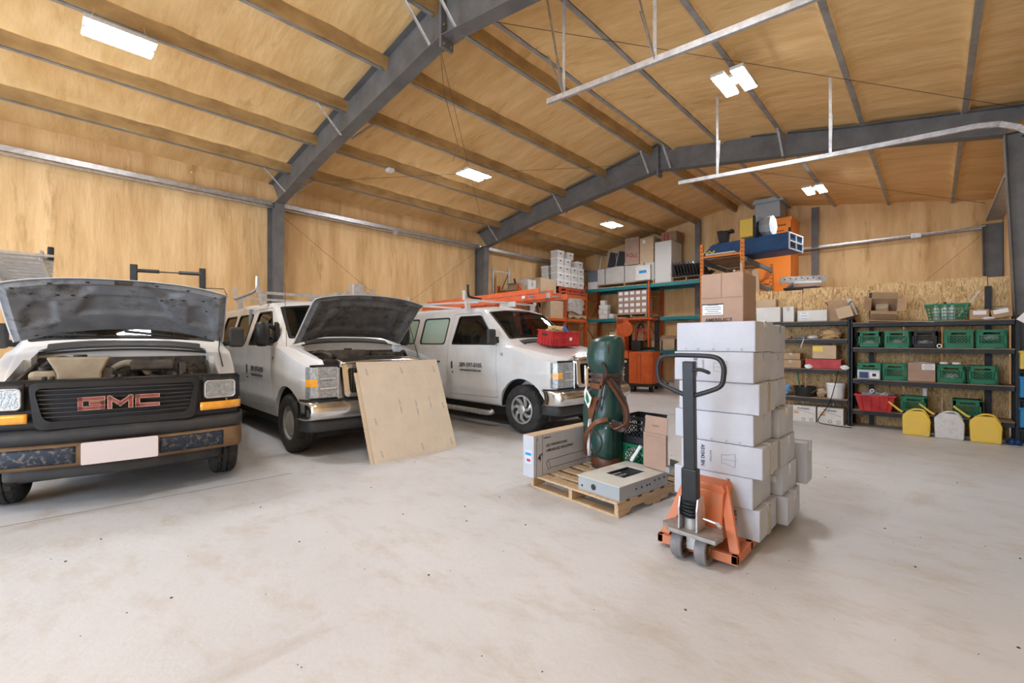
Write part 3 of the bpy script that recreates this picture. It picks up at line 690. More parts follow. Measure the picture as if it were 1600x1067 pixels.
    # wheel housings and wheels
    for wy in (front_wheel_y, rear_y):
        for s in (-1, 1):
            MB().grid(lambda u, v: (s * lerp(.58, .93, v), wy + .463 * cos(pi * u), .40 + .463 * sin(pi * u)), 24, 2).add([(s * .58, wy + .475 * cos(pi * k / 16), .40 + .475 * sin(pi * k / 16)) for k in range(17)], [tuple(range(17))]).build('wheel_housing', ENGK, van, smooth=True, recalc=False)
            wheel(van, s * .845, wy, s, wheels)
    # wipers
    for x0, x1 in ((-.55, .05), (.10, .70)):
        g = MB(); a = Vector(wsf(x0, .03, .03)); b = Vector(wsf(x1, .10, .035)); g.bar(a, b, .012, .012); g.bar(a.lerp(b, .3) + Vector((0, .03, .01)), b + Vector((0, -.01, .012)), .008, .02)
        g.build('wiper', BLACKP, van)
    MB().grid(lambda u, v: (lerp(-.84, .84, u), lerp(ws[0] + .02, ws[0] + .13, v) , topz(st, lerp(ws[0] + .02, ws[0] + .13, v), lerp(-.84, .84, u) * .9) + .006 - .04 * (abs(2 * u - 1) ** 4) - .004), 16, 2).build('cowl', DARKP, van, smooth=True, solid=.01)
    MB().b2((-.9, y_r - .10, .48), (.9, y_r + .02, .62)).build('rear_bumper', CHROME, van, bevel=.02)
    return van
def lens_box(van, name, x0, x1, y, z0, z1, side, m=LENS):
    """wrap-around lamp: front face and a flank that sweeps back along the fender"""
    g = MB(); pts = [(side * x0, y), (side * lerp(x0, x1, .7), y - .02), (side * lerp(x0, x1, .93), y - .055), (side * x1, y - .13)]
    pts2 = [(a * .99, b - .06) for a, b in pts]
    vs = [(a, b, z) for z in (z0, z1) for a, b in pts] + [(a, b, z) for z in (z0, z1) for a, b in pts2]; n = 4
    fs = [(i, i + 1, n + i + 1, n + i) for i in range(3)] + [(2 * n + i, 3 * n + i, 3 * n + i + 1, 2 * n + i + 1) for i in range(3)] + [(i, 2 * n + i, 2 * n + i + 1, i + 1) for i in range(3)] + [(n + i, n + i + 1, 3 * n + i + 1, 3 * n + i) for i in range(3)] + [(0, n, 3 * n, 2 * n), (3, 2 * n + 3, 3 * n + 3, n + 3)]
    g.add(vs, fs); return g.build(name, m, van, bevel=.008)
def bumper(van, name, m, half, y, z0, z1, wrap=.30, depth=.10, bulge=.07, nose=.05):
    def fn(u, v):
        a = u * 2 - 1; ax = abs(a); e = max(0, ax - .80) / .20
        x = (1 if a > 0 else -1) * min(ax, .80) / .80 * (half - .12) if ax < .8 else (1 if a > 0 else -1) * (half - .12 + .12 * sin(e * pi / 2))
        yy = y + nose * (1 - min(1, ax / .8) ** 2) - (.12 * (1 - cos(min(1, e) * pi / 2)) + (wrap - .12) * max(0, e - .5) * 2 if e > 0 else 0)
        return (x, yy + bulge * sin(pi * v) ** .6 * (1 - .3 * e), lerp(z0, z1, v))
    return MB().grid(fn, 64, 10).build(name, m, van, smooth=True, solid=.02)
def e_front(van, cover=False):
    y = .74
    bumper(van, 'front_bumper', CHROME, 1.0, .76, .50, .72, nose=.06)
    bumper(van, 'bumper_valance', DARKP, .985, .73, .36, .50, bulge=.03, nose=.05)
    bumper(van, 'bumper_step_pad', BLACKP, .97, .72, .715, .735, bulge=.05, nose=.04)
    g = MB(); o = rpoly([(-.56, .745), (.56, .745), (.60, 1.18), (-.60, 1.18)], .05); n = len(o)
    inn = [(x * .86, .955 + (z - .955) * .72) for x, z in o]
    yy = lambda x: y + .07 * (1 - (x / .62) ** 2)
    g.add([(x, yy(x) - .02, z) for x, z in o] + [(x * .97, yy(x) + .03, .94 + (z - .94) * .95) for x, z in o] + [(x, yy(x) + .03, z) for x, z in inn] + [(x, yy(x) - .04, z) for x, z in inn],
          [q for k in range(n) for l in [(k + 1) % n] for q in ((k, l, n + l, n + k), (n + k, n + l, 2 * n + l, 2 * n + k), (2 * n + k, 2 * n + l, 3 * n + l, 3 * n + k))])
    gr = g.build('grille', CHROME, van, smooth=True)
    g = MB()
    for z in (.865, .955, 1.045): g.prism([(-.34, z - .022), (.34, z - .022), (.34, z + .022), (-.34, z + .022)], yy(.2) - .02, yy(.2) + .022, 'Y')
    for s in (-1, 1): g.prism([(s * .34, .82), (s * .39, .82), (s * .39, 1.09), (s * .34, 1.09)], yy(.4) - .03, yy(.4) + .02, 'Y')
    g.build('grille_bars', CHROME, gr, bevel=.008)
    g = MB(); g.b2((-.54, y - .03, .80), (.54, y - .02, 1.10)); 
    for k in range(30): g.b2((-.52 + k * .036, y - .02, .80), (-.516 + k * .036, y, 1.10))
    for k in range(9): g.b2((-.52, y - .02, .82 + k * .035), (.52, y, .824 + k * .035))
    g.build('grille_mesh', BLACKP, gr)
    MB().grid(lambda u, v: (lerp(-.60, .60, u), lerp(.60, .80 + .0, v) + .02 * (1 - (2 * u - 1) ** 2), 1.225 + .03 * (1 - (2 * u - 1) ** 2) - .055 * v * v), 16, 6).build('grille_top', CHROME, gr, smooth=True, solid=.01)
    for s in (-1, 1):
        h = lens_box(van, 'headlight', .62, .955, .755, .76, 1.14, s)
        MB().add([(s * .862, .735, z) for z in (.90, .99)] + [(s * .93, .705, z) for z in (.90, .99)] + [(s * .965, .628, z) for z in (.90, .99)] + [(s * .84, .70, z) for z in (.90, .99)] + [(s * .90, .66, z) for z in (.90, .99)] + [(s * .945, .60, z) for z in (.90, .99)], [(0, 1, 3, 2), (2, 3, 5, 4), (6, 8, 9, 7), (8, 10, 11, 9), (0, 2, 8, 6), (2, 4, 10, 8), (1, 7, 9, 3), (3, 9, 11, 5), (0, 6, 7, 1), (4, 5, 11, 10)]).build('turn_signal', AMBER, h)
        MB().b2((s * .60, .70, .74), (s * .63, .775, 1.13)).build('lamp_bezel', CHROME, h, bevel=.006)
        g = MB()
        for z in (.88, 1.0): g.b2((s * .65, .762, z - .006), (s * .84, .772, z + .006))
        g.build('lamp_divider', DWHITE, h)
        
        for z0_, z1_ in ((.725, .76), (1.14, 1.165)): MB().b2((s * .61, .69, z0_), (s * .94, .725, z1_)).build('lamp_surround', BLACKP, van)
    MB().b2((-.93, .60, .50), (.93, .70, .74)).build('crossmember', ENGK, van)
def door_sign(van, x, y, z, side, num=None, ny=None, nz=None):
    rot = (R(90), 0, R(90 * side)) 
    text('289-597-0105', .105, INK, van, (x, y, z), rot, 'phone_lettering', sx=1.02)
    text('onmanelectrical.com', .062, INK, van, (x + side * 0, y, z - .085), rot, 'web_lettering', sx=1.08)
    if num: text(num, .065, INK, van, (side * (sidex(EST, ny, nz) + .006), ny, nz), rot, 'unit_number')
def engine_bay(van, y0, y1, half, zt_, tan=False, seed=1):
    rr = random.Random(seed)
    MB().b2((-half, y1 - .06, .62), (half, y1 - .01, zt_ - .03)).build('radiator', ENGK, van)
    g = MB(); g.b2((-half - .05, y1 - .09, zt_ - .05), (half + .05, y1 + .03, zt_)); 
    for x in (-.45, -.40, .02, .07, .48, .53): g.b2((x - .015, y1 - .02, zt_), (x + .015, y1 + .05, zt_ + .03))
    g.build('radiator_support', ENGM, van, bevel=.008)
    MB().b2((-half, y0 - .01, .62), (half, y0 + .02, zt_ + .17)).build('firewall', ENGM, van, bevel=.01)
    for s in (-1, 1): MB().prism([(y0, .62), (y0, zt_ + .13), (y1, zt_ + .01), (y1, .62)], s * (half - .01), s * (half + .012), 'X').build('inner_fender', ENGM, van)
    MB().b2((-half, y0, .60), (half, y1, .66)).build('engine_tray', ENGK, van)
    m = ENGT if tan else ENGM
    g = MB(); g.box((-.02, (y0 + y1) / 2 - .03, .86), (.44, (y1 - y0) * .7, .34)); g.build('engine_block', ENGM, van, bevel=.03)
    # air box
    ax = .32 if tan else .34
    g = MB(); g.prism([(ax - .22, zt_ + .19), (ax + .22, zt_ + .19), (ax + .15, zt_ + .05), (ax + .14, .86), (ax - .15, .86), (ax - .16, zt_ + .05)], y1 - .28, y1 - .08, 'Y')
    o = g.build('air_box', m, van, bevel=.02, seg=3); MB().cyl((ax, y1 - .18, zt_ + .185), (ax, y1 - .18, zt_ + .21), .05, 20).build('filler_cap', ENGK, o, bevel=.006)
    g = MB(); g.box((-.22 if tan else -.3, y1 - .26, zt_ + .10), (.36, .16, .10)); g.build('engine_cover', ENGM, van, bevel=.025, seg=3)
    MB().box((half - .14, y1 - .20, zt_ - .04), (.20, .18, .22)).build('coolant_tank', m, van, bevel=.04, seg=3)
    MB().box((-half + .13, y1 - .22, zt_ - .10), (.22, .20, .20)).build('battery', ENGK, van, bevel=.012)
    MB().cyl((half - .14, y1 - .20, zt_ + .06), (half - .14, y1 - .20, zt_ + .10), .045, 16).build('reservoir_cap', ENGK, van, bevel=.005)
    for k in range(20):
        x = rr.uniform(-half + .1, half - .1); x2 = x + rr.uniform(-.4, .4); x2 = max(-half + .05, min(half - .05, x2)); z = zt_ + rr.uniform(-.06, .13)
        ya, yb = rr.uniform(y0 + .05, y1 - .12), rr.uniform(y0 + .05, y1 - .1)
        r = rr.choice([.012, .018, .028, .035])
        tube_part('hose', rr.choice([ENGK, ENGK, ENGM, m]), van, smooth_path([(x, ya, z - .08), (x + (x2 - x) * .2, ya, z + .01), (x + (x2 - x) * .6, (ya + yb) / 2, z + .04), (x2, yb, z - .05)], 5), r, 9)
    g = MB()
    for k in range(34):
        x = rr.uniform(-half + .08, half - .08); g.box((x, rr.uniform(y0 + .08, y1 - .12), zt_ + rr.uniform(-.10, .10)), (rr.uniform(.04, .14), rr.uniform(.04, .12), rr.uniform(.05, .12)), rr.uniform(0, 1))
    g.build('engine_clutter', ENGM, van, bevel=.008)['kind'] = 'stuff'
# the van in the middle of the row, hood up, with number 14
RZ = pi
van2 = make_van('white van with its hood propped open behind the leaning subfloor sheet', (3.24, 6.13, 0), RZ - R(2), 'E', EST, 0, 0, True, 'plain', num='14')
e_front(van2); engine_bay(van2, -.24, .60, .70, 1.15, seed=4)
hood_panel(van2, EST, -.28, .74, (.82, .80), 51, WHITE, HOODIN, lip=.045,
           pockets=([(-.1, .2), (-.1, .72), (.45, .72), (.62, .25)], [(.62, .72), (.72, .3), (.84, .3), (.84, .75)], [(-.1, .80), (-.1, .88), (.7, .88), (.7, .80)]))
door_sign(van2, 1.006, -1.18, 1.04, 1, '14', -.50, 1.22)
MB().tube([(.90, -.22, 1.38), (.90, -.30, 2.25)], .003, 5).build('antenna', BLACKP, van2)
MB().tube([(-.74, .5, 1.12), (-.70, .22, 1.80)], .006, 6).build('prop_rod', ENGK, van2)
# the far van, hood shut, number 12
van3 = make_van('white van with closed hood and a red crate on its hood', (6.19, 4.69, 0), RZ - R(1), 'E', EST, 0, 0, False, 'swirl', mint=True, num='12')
e_front(van3); door_sign(van3, 1.006, -1.18, 1.04, 1, '12', -.42, 1.24)
g = MB(); pth = smooth_path([(.98, -.62, .30), (1.03, -.70, .27), (1.04, -1.2, .27), (1.04, -2.7, .27)], 5); g.tube(pth, .045, 12); g.build('running_board', GALV, van3, smooth=True)
MB().cyl((.62, -.23, 1.40), (.62, -.23, 1.44), .02, 10).build('washer_nozzle', BLACKP, van3)
# hood cut line of the closed hood
g = MB(); 
for s in (-1, 1): g.tube([(s * (sidex(EST, y, 9) - .045), y, topz(EST, y, .8) - .028) for y in (.62, .5, .3, .1, -.1, -.2)], .004, 5)
g.build('hood_seam', RUBBER, van3)

# the dark-nosed van nearest the camera
van1 = make_van('white van with black nose and open hood at the left edge', (.655, 5.96, 0), RZ - R(9.5), 'G', GST, 0, 0, True, 'plain', ws=(-.42, -1.05), rear_y=-3.43)
y = .64
g = MB(); o = rpoly([(-.93, .70), (.93, .70), (.93, 1.12), (-.93, 1.12)], .03)
def gy(x): return .60 + .14 * (1 - (x / .95) ** 2)
fas = MB().grid(lambda u, v: (lerp(-.94, .94, u), gy(lerp(-.94, .94, u)) - .03 * v * v - .02, lerp(.70, 1.125, v)), 48, 6).build('front_fascia', BLACKP, van1, smooth=True, solid=.02)
gi = rpoly([(-.50, .79), (.50, .79), (.56, 1.065), (-.56, 1.065)], .06)
go = rpoly([(-.56, .72), (.56, .72), (.60, 1.115), (-.60, 1.115)], .06); n = len(gi)
g = MB(); g.add([(x, gy(x) - .03, z) for x, z in go] + [(x * .99, gy(x) + .045, .92 + (z - .92) * .97) for x, z in go] + [(x, gy(x) + .045, z) for x, z in gi] + [(x, gy(x) - .03, z) for x, z in gi],
                [q for k in range(n) for l in [(k + 1) % n] for q in ((k, l, n + l, n + k), (n + k, n + l, 2 * n + l, 2 * n + k), (2 * n + k, 2 * n + l, 3 * n + l, 3 * n + k))])
gr = g.build('grille', BLACKP, van1, smooth=True)
g = MB()
for k in range(7):
    z = .825 + k * .037
    hw = .50 + .06 * (z - .79) / .275
    g.add([(x, gy(x) + dy, z + dz) for x in [lerp(-hw, hw, i / 20) for i in range(21)] for dy, dz in ((.002, -.007), (.03, -.004), (.03, .004), (.002, .007))],
          [(i * 4 + q, i * 4 + (q + 1) % 4, (i + 1) * 4 + (q + 1) % 4, (i + 1) * 4 + q) for i in range(20) for q in range(4)])
g.build('grille_slats', DARKP, gr)
MB().grid(lambda u, v: (lerp(-.56, .56, u), gy(lerp(-.56, .56, u)) - .004, lerp(.79, 1.065, v)), 20, 2).build('grille_backing', INK, gr, solid=.006)
def emblem(nm, m, w, yo, th):
    g = MB(); LW, LH, gap = .145, .078, .048
    strokes = [[[(1, 1), (0, 1), (0, 0), (1, 0), (1, .52), (.5, .52)]], [[(0, 0), (0, 1), (.5, .3), (1, 1), (1, 0)]], [[(1, 1), (0, 1), (0, 0), (1, 0)]]]
    for i, st_ in enumerate(strokes):
        x0 = (LW * 1.5 + gap) - i * (LW + gap)
        for pl in st_:
            P = [Vector((x0 - a * LW, yo, 0.886 + c * LH)) for a, c in pl]
            for p, q in zip(P, P[1:]):
                d = (q - p).normalized() * w * .5; g.bar(p - d, q + d, th, w, up=Vector((d.z, 0, -d.x)))
    return g.build(nm, m, gr)
emblem('emblem_edge', CHROME, .033, gy(0) + .046, .008)
emblem('emblem_letters', mat('emblem_red', (.22, .03, .04), .4, col2=(.32, .10, .10), nscale=8), .025, gy(0) + .052, .008)
for s in (-1, 1):
    def fx(u): return lerp(.62, .95, u)
    MB().grid(lambda u, v: (s * fx(u), gy(fx(u)) + .012 - .05 * max(0, u - .7) / .3, lerp(.885, 1.11, v)), 10, 4).build('lamp_bezel', BLACKP, van1, smooth=True, solid=.02)
    hl = MB().add([(s * x, gy(x) + .034 + d, z) for d in (0, -.03) for x, z in rrect(.645, .905, .90, 1.06, .03)], [tuple(range(24)), tuple(range(24, 48))[::-1]] + [(k, (k + 1) % 24, 24 + (k + 1) % 24, 24 + k) for k in range(24)]).build('headlight', LENS, van1)
    MB().tube([(s * x, gy(x) + .032, z) for x, z in rrect(.642, .902, .903, 1.063, .03)], .008, 6, closed=True).build('headlight_ring', GALV, hl)
    MB().grid(lambda u, v: (s * lerp(.60, .955, u), gy(lerp(.60, .955, u)) + .03 - .04 * max(0, u - .7) / .3, lerp(.785, .862, v)), 12, 2).build('turn_signal', AMBER, van1, smooth=True, solid=.02)
bumper(van1, 'bumper_top_pad', DARKP, .99, .60, .60, .72, bulge=.06, nose=.12, depth=.1)
bumper(van1, 'front_bumper', RUST, .985, .61, .40, .60, bulge=.045, nose=.12)
for a, b in ((-.20, -.02), (-.80, -.60), (.30, .92)) if False else ((-.80, -.28), (.30, .92)):
    MB().grid(lambda u, v: (lerp(a, b, u), .61 + .12 * (1 - (lerp(a, b, u) / .86) ** 2) + .045 * sin(pi * lerp(.15, .85, v)) ** .6 + .013, lerp(.43, .57, v)), 24, 6).build('peeling_paint_patch', PEEL, van1, smooth=True, solid=.004)
MB().prism(rrect(-.27, .415, .26, .60, .012), .615 + .185, .615 + .20, 'Y').build('blank_front_plate', PLATE, van1)
bumper(van1, 'air_dam', DARKP, .80, .58, .30, .41, bulge=.02, nose=.10)
engine_bay(van1, -.28, .50, .70, 1.12, tan=True, seed=9)
hood_panel(van1, GST, -.34, .60, (.88, .86), 52, WHITE, GHOODIN, lip=.05, lift=.08,
           pockets=([(-.1, .38), (-.1, .70), (.30, .70), (.42, .40)], [(.62, .30), (.62, .62), (.74, .66), (.86, .50), (.86, .30)], [(.24, .88), (.55, .88), (.42, .74), (.36, .74)]))
MB().grid(lambda u, v: (lerp(-.80, .80, u), lerp(-.42, -.26, v), topz(GST, lerp(-.42, -.26, v), lerp(-.8, .8, u)) - .02), 16, 3).build('cowl_vent', BLACKP, van1, smooth=True, solid=.01)
MB().tube([(-.84, .2, 1.16), (-.82, -.1, 1.35), (-.84, -.2, 1.55)], .006, 6).build('prop_rod', ENGK, van1)
van1.scale = (.96, 1, 1)
# ---------------------------------------------------------------- cartons and crates
def carton(name, label, cat, size, loc, rz=0, m=None, group=None, tape=True, tm=None, bulge=.006, rot=None, z0=True):
    """closed carton, origin at the middle of its base; x, y, z sizes"""
    m = m or CARD; sx, sy, sz = size; t = thing(name, label, cat, loc, rz, group, rot)
    def f(u, v, w):   # slightly bulged box
        return ((u - .5) * sx, (v - .5) * sy, w * sz)
    g = MB(); N = 4
    def face(fn):
        g.grid(fn, N, N)
    def bl(a, b): return bulge * sin(pi * a) * sin(pi * b)
    face(lambda a, b: (lerp(-sx / 2, sx / 2, a), -sy / 2 - bl(a, b), b * sz)); face(lambda a, b: (lerp(-sx / 2, sx / 2, a), sy / 2 + bl(a, b), b * sz))
    face(lambda a, b: (-sx / 2 - bl(a, b), lerp(-sy / 2, sy / 2, a), b * sz)); face(lambda a, b: (sx / 2 + bl(a, b), lerp(-sy / 2, sy / 2, a), b * sz))
    face(lambda a, b: (lerp(-sx / 2, sx / 2, a), lerp(-sy / 2, sy / 2, b), sz + bl(a, b) * .2)); face(lambda a, b: (lerp(-sx / 2, sx / 2, a), lerp(-sy / 2, sy / 2, b), 0))
    me = g.build('carton_body', m, t)
    bm = bmesh.new(); bm.from_mesh(me.data); bmesh.ops.remove_doubles(bm, verts=bm.verts, dist=.0005); bmesh.ops.recalc_face_normals(bm, faces=bm.faces); bm.to_mesh(me.data); bm.free()
    me.data.shade_smooth(); me.data.set_sharp_from_angle(angle=R(40))
    md = me.modifiers.new('b', 'BEVEL'); md.width = min(.006, min(size) * .04); md.segments = 2; md.limit_method = 'ANGLE'; md.angle_limit = R(40)
    if tape:
        g = MB(); w = .024; long_x = sx >= sy; tm = tm or TAPE; e = bulge + .0015
        if long_x:
            g.b2((-sx / 2 - .002, -w, sz + bulge * .2 - .001), (sx / 2 + .002, w, sz + e * .5))
            for s in (-1, 1): g.b2((s * (sx / 2 + .0005), -w, sz - .08), (s * (sx / 2 + e * .6), w, sz + e * .5))
        else:
            g.b2((-w, -sy / 2 - .002, sz + bulge * .2 - .001), (w, sy / 2 + .002, sz + e * .5))
            for s in (-1, 1): g.b2((-w, s * (sy / 2 + .0005), sz - .08), (w, s * (sy / 2 + e * .6), sz + e * .5))
        g.build('tape', tm, t)
    return t
def open_box(name, label, cat, size, loc, rz=0, m=None, flaps=(60, 110, 40, 120), rot=None, group=None, content=None):
    m = m or CARD; sx, sy, sz = size; t = thing(name, label, cat, loc, rz, group, rot); th = .005
    g = MB(); g.b2((-sx / 2, -sy / 2, 0), (sx / 2, sy / 2, th)); g.b2((-sx / 2, -sy / 2, 0), (-sx / 2 + th, sy / 2, sz)); g.b2((sx / 2 - th, -sy / 2, 0), (sx / 2, sy / 2, sz))
    g.b2((-sx / 2, -sy / 2, 0), (sx / 2, -sy / 2 + th, sz)); g.b2((-sx / 2, sy / 2 - th, 0), (sx / 2, sy / 2, sz)); g.build('carton_body', m, t)
    fl = min(sx, sy) * .36
    for (a, dx, dy, L) in ((flaps[0], -1, 0, sy), (flaps[1], 1, 0, sy), (flaps[2], 0, -1, sx), (flaps[3], 0, 1, sx)):
        if a is None: continue
        p = Vector((dx * sx / 2, dy * sy / 2, sz)); d = Vector((dx * cos(R(90 - a)) * 1, dy * cos(R(90 - a)), sin(R(90 - a))))
        MB().bar(p, p + d * fl, L * .98 , th, up=Vector((-dx * d.z, -dy * d.z, abs(d.x + d.y)))).build('flap', m, t)
    return t
def crate(name, label, cat, m, loc, rz=0, s=.305, h=.27, group=None, lat=True):
    t = thing(name, label, cat, loc, rz, group); g = MB(); a = s / 2; w = .02
    g.b2((-a, -a, 0), (a, a, .012))
    for k in range(5): pass
    for q in range(4):
        M = Matrix.Rotation(q * pi / 2, 3, 'Z')
        def B(p0, p1):
            x = MB().b2(p0, p1); g.add([M @ Vector(v) for v in x.v], x.f)
        B((-a, -a, h - .035), (a, -a + .012, h)); B((-a, -a - .006, h - .012), (a, -a + .012, h)); B((-a, -a, 0), (a, -a + .012, .075)); B((-a, -a, 0), (-a + .03, -a + .012, h)); B((a - .03, -a, 0), (a, -a + .012, h))
        for z in (.075, .045): B((-a, -a - .006, z - .006), (a, -a, z))
        B((-.085, -a, h - .085), (.085, -a + .012, h - .07)); B((-a, -a, h - .085), (-.085, -a + .012, h - .03)); B((.085, -a, h - .085), (a, -a + .012, h - .03))
        for x in (-a + .05, a - .05): B((x - .004, -a - .006, .02), (x + .004, -a, h - .02))
        z0, z1 = .075, h - .085; x0, x1 = -a + .03, a - .03; n = 6; st = (x1 - x0) / n
        for k in range(-4, n + 1):
            for sg in (1, -1):
                xa, za, xb, zb = x0 + k * st, z0, x0 + k * st + (z1 - z0), z1
                if xa < x0: za += x0 - xa; xa = x0
                if xb > x1: zb -= xb - x1; xb = x1
                if xb <= xa or za >= zb: continue
                if sg < 0: xa, xb = -xa, -xb
                y = MB().bar((xa, -a + .005 + sg * .001, za), (xb, -a + .005 + sg * .001, zb), .0055, .006, up=(0, 1, 0)); g.add([M @ Vector(v) for v in y.v], y.f)
    g.build('crate_body', m, t); return t
def pallet(name, label, loc, rz, lx=1.2, ly=1.06, m=None, cat='pallet', group=None, blocks=True):
    m = m or PALW; t = thing(name, label, cat, loc, rz, group); h = .13
    for i in range(3):      # stringers along x
        y = lerp(-ly / 2 + .02, ly / 2 - .02, i / 2)
        g = MB(); g.prism([(-lx / 2, .018), (-lx / 2 + .15, .018), (-lx / 2 + .19, .055), (-lx / 2 + .38, .055), (-lx / 2 + .42, .018), (lx / 2 - .42, .018), (lx / 2 - .38, .055), (lx / 2 - .19, .055), (lx / 2 - .15, .018), (lx / 2, .018), (lx / 2, h - .018), (-lx / 2, h - .018)], y - .02, y + .02, 'Y')
        g.build('stringer', m, t, bevel=.002)
    n = 7
    for i in range(n):
        x = lerp(-lx / 2 + .05, lx / 2 - .05, i / (n - 1)); MB().b2((x - .05 - .012 * (i in (0, n - 1)), -ly / 2, h - .018), (x + .05 + .012 * (i in (0, n - 1)), ly / 2, h)).build('deck_board', m, t, bevel=.002)
    for x in (-lx / 2 + .06, 0, lx / 2 - .06): MB().b2((x - .05, -ly / 2, 0), (x + .05, ly / 2, .018)).build('bottom_board', m, t, bevel=.002)
    return t
def label_patch(t, m, c, d, name='label', lines=0, axis='-X'):
    """paper label with a few dark print lines; c centre, d (across, up) size, on the face looking along axis"""
    g = MB(); k = MB()
    def bx(B, cc, w, h, e):
        if axis == '-X': B.b2((cc[0] - e, cc[1] - w / 2, cc[2] - h / 2), (cc[0] + .0004, cc[1] + w / 2, cc[2] + h / 2))
        if axis == '-Y': B.b2((cc[0] - w / 2, cc[1] - e, cc[2] - h / 2), (cc[0] + w / 2, cc[1] + .0004, cc[2] + h / 2))
    bx(g, c, d[0], d[1], .002); o = g.build(name, m, t)
    for i in range(lines):
        z = c[2] + d[1] * (.36 - .72 * i / max(1, lines - 1)); w = d[0] * (.8 if i % 3 else .55)
        bx(k, (c[0], c[1], z), w, d[1] * .05 + .002, .0032)
    if lines: k.build('print', INKG, o)
    return o

# ---------------------------------------------------------------- the stack of white cartons on the pallet jack
def mark_carton(t, sx, kind, m=INK):
    x = -sx / 2 - .0075; rot = (R(90), 0, R(-90))
    def ln(g, a, b, w=.0025): g.bar((x, a[0], a[1]), (x, b[0], b[1]), w, .001, up=(1, 0, 0))
    if kind == 'dots':
        for y in (-.19, -.10, 0, .11, .2):
            g = MB(); c = (y, .012)
            for a, b in (((-.007, 0), (0, .007)), ((0, .007), (.007, 0)), ((.007, 0), (0, -.007)), ((0, -.007), (-.007, 0))): ln(g, (c[0] + a[0], c[1] + .005 + a[1]), (c[0] + b[0], c[1] + .005 + b[1]), .002)
            g.build('corner_mark', INKG, t)
    if kind in ('print', 'both'):
        g = MB(); cy = -.06    # drawing of a ceiling light, turned sideways
        P = [(cy + .035, .15), (cy - .035, .15), (cy - .035, .155), (cy - .05, .06), (cy + .05, .06), (cy + .035, .155)]
        P = [(cy + .03, .15), (cy + .03, .12), (cy + .045, .07), (cy + .045, .06), (cy - .045, .06), (cy - .045, .07), (cy - .03, .12), (cy - .03, .15), (cy + .03, .15)]
        P = [(cy + (b - .105), .105 + (a - cy)) for a, b in P]
        for a, b in zip(P, P[1:]): ln(g, a, b, .002)
        ln(g, (cy + .045, .105), (cy - .06, .105), .0015); g.build('line_drawing', INKG, t)
    if kind in ('print', 'text', 'both'):
        up_ = kind != 'print'; ty = .115 if not up_ else -.12; q_ = -1 if not up_ else 1; rr_ = Matrix(((0, 0, -1), (0, q_, 0), (q_, 0, 0))).to_euler()
        text('A51042 BN', .036, m, t, (x - .001, ty, .11), (R(90), R(0) + 0, R(-90)), 'model_number', .0004, sx=.9).rotation_euler = rr_
        text('PARTNO :', .02, INKG, t, (x - .001, ty - .055 if kind == 'print' else ty + .05, .11), rr_, 'part_number_heading', .0004)
W_, D_, H_ = .55, .42, .213
zs = [.085 + i * .2155 for i in range(7)]
off1 = [(.02, .0), (0, .035), (-.01, -.02), (.005, .03), (.0, .0), (-.01, .03), (.01, .02)]
kinds = [('text', 'bottom carton of the front column, nearest the floor, code NB facing out'), ('text', 'second carton from the bottom of the front column, code text on its left face'),
         ('print', 'third carton up of the front column, with a light drawing and A51042 BN'), ('dots', 'plain middle carton of the front column, fourth from the floor'),
         ('', 'fifth carton up of the front column, smooth pale front'), ('print', 'carton behind the black jack handle, second from the top'), ('dots', 'top carton of the front column under the brown box')]
for i in range(7):
    dx, dy = off1[i]
    t = carton('white_carton', 'white ' + kinds[i][1], 'box', (D_, W_, H_), (3.56 + dx, 1.135 + dy, zs[i]), R(random.uniform(-1.6, 1.6)), CWHITE, 'white cartons stacked on the pallet jack', tm=CTAPE, bulge=.007)
    mark_carton(t, D_, kinds[i][0])
    MB().b2((-.03, -W_ / 2 - .010, .006), (.03, -W_ / 2 - .0012, H_ - .006)).build('side_tape', TAPE, t) if i in (0, 2, 4) else None
names2 = ['bottom', 'second from the bottom', 'third from the bottom', 'middle', 'fifth from the bottom', 'second from the top', 'topmost']
for i in range(7):
    dy = [.0, .03, .035, .05, .10, .11, .10][i]
    t = carton('white_carton', 'white carton, %s of the rear column behind the front stack' % names2[i], 'box', (D_ - .01, W_, H_ - .002), (4.02 + [0, .01, -.01, 0, -.01, .0, .0][i], 1.065 + dy, zs[i] - .002 * i), R(random.uniform(-2, 2)), CWHITE, 'white cartons stacked on the pallet jack', tm=CTAPE)
    if i % 2: label_patch(t, CTAPE, (-D_ / 2 - .003, -.18, H_ * .55), (.12, .05), 'clear_tape_patch')
t = carton('white_carton', 'white carton jutting out to the right at the back of the stack', 'box', (.215, .55, .33), (4.375, 1.025, .297), 0, CWHITE, 'white cartons stacked on the pallet jack', tm=CTAPE)
t = carton('white_carton', 'white carton hidden low behind the rear column holding up the jutting one', 'box', (.30, .5, .212), (4.40, 1.12, .083), 0, CWHITE, 'white cartons stacked on the pallet jack', tm=CTAPE)
t = carton('cardboard_box', 'brown cardboard box with a white shipping label on top of the white stack', 'box', (.36, .30, .37), (3.72, 1.17, zs[6] + .2155), R(1.5), CARDP, tape=False)
label_patch(t, PAPER, (-.188, .06, .10), (.15, .085), 'shipping_label', 5)
MB().b2((-.1875, .14, .133), (-.1905, -.015, .142)).build('label_header', INK, t)
text('AMERELECT', .036, INK, t, (-.1885, .02, .018), (R(90), 0, R(-90)), 'box_lettering', .0004)
MB().b2((-.1865, -.15, .185), (-.188, .15, .188)).build('seam_line', CARDD, t); MB().b2((-.187, -.001, .19), (-.1885, .002, .37)).build('seam_line', CARDD, t)
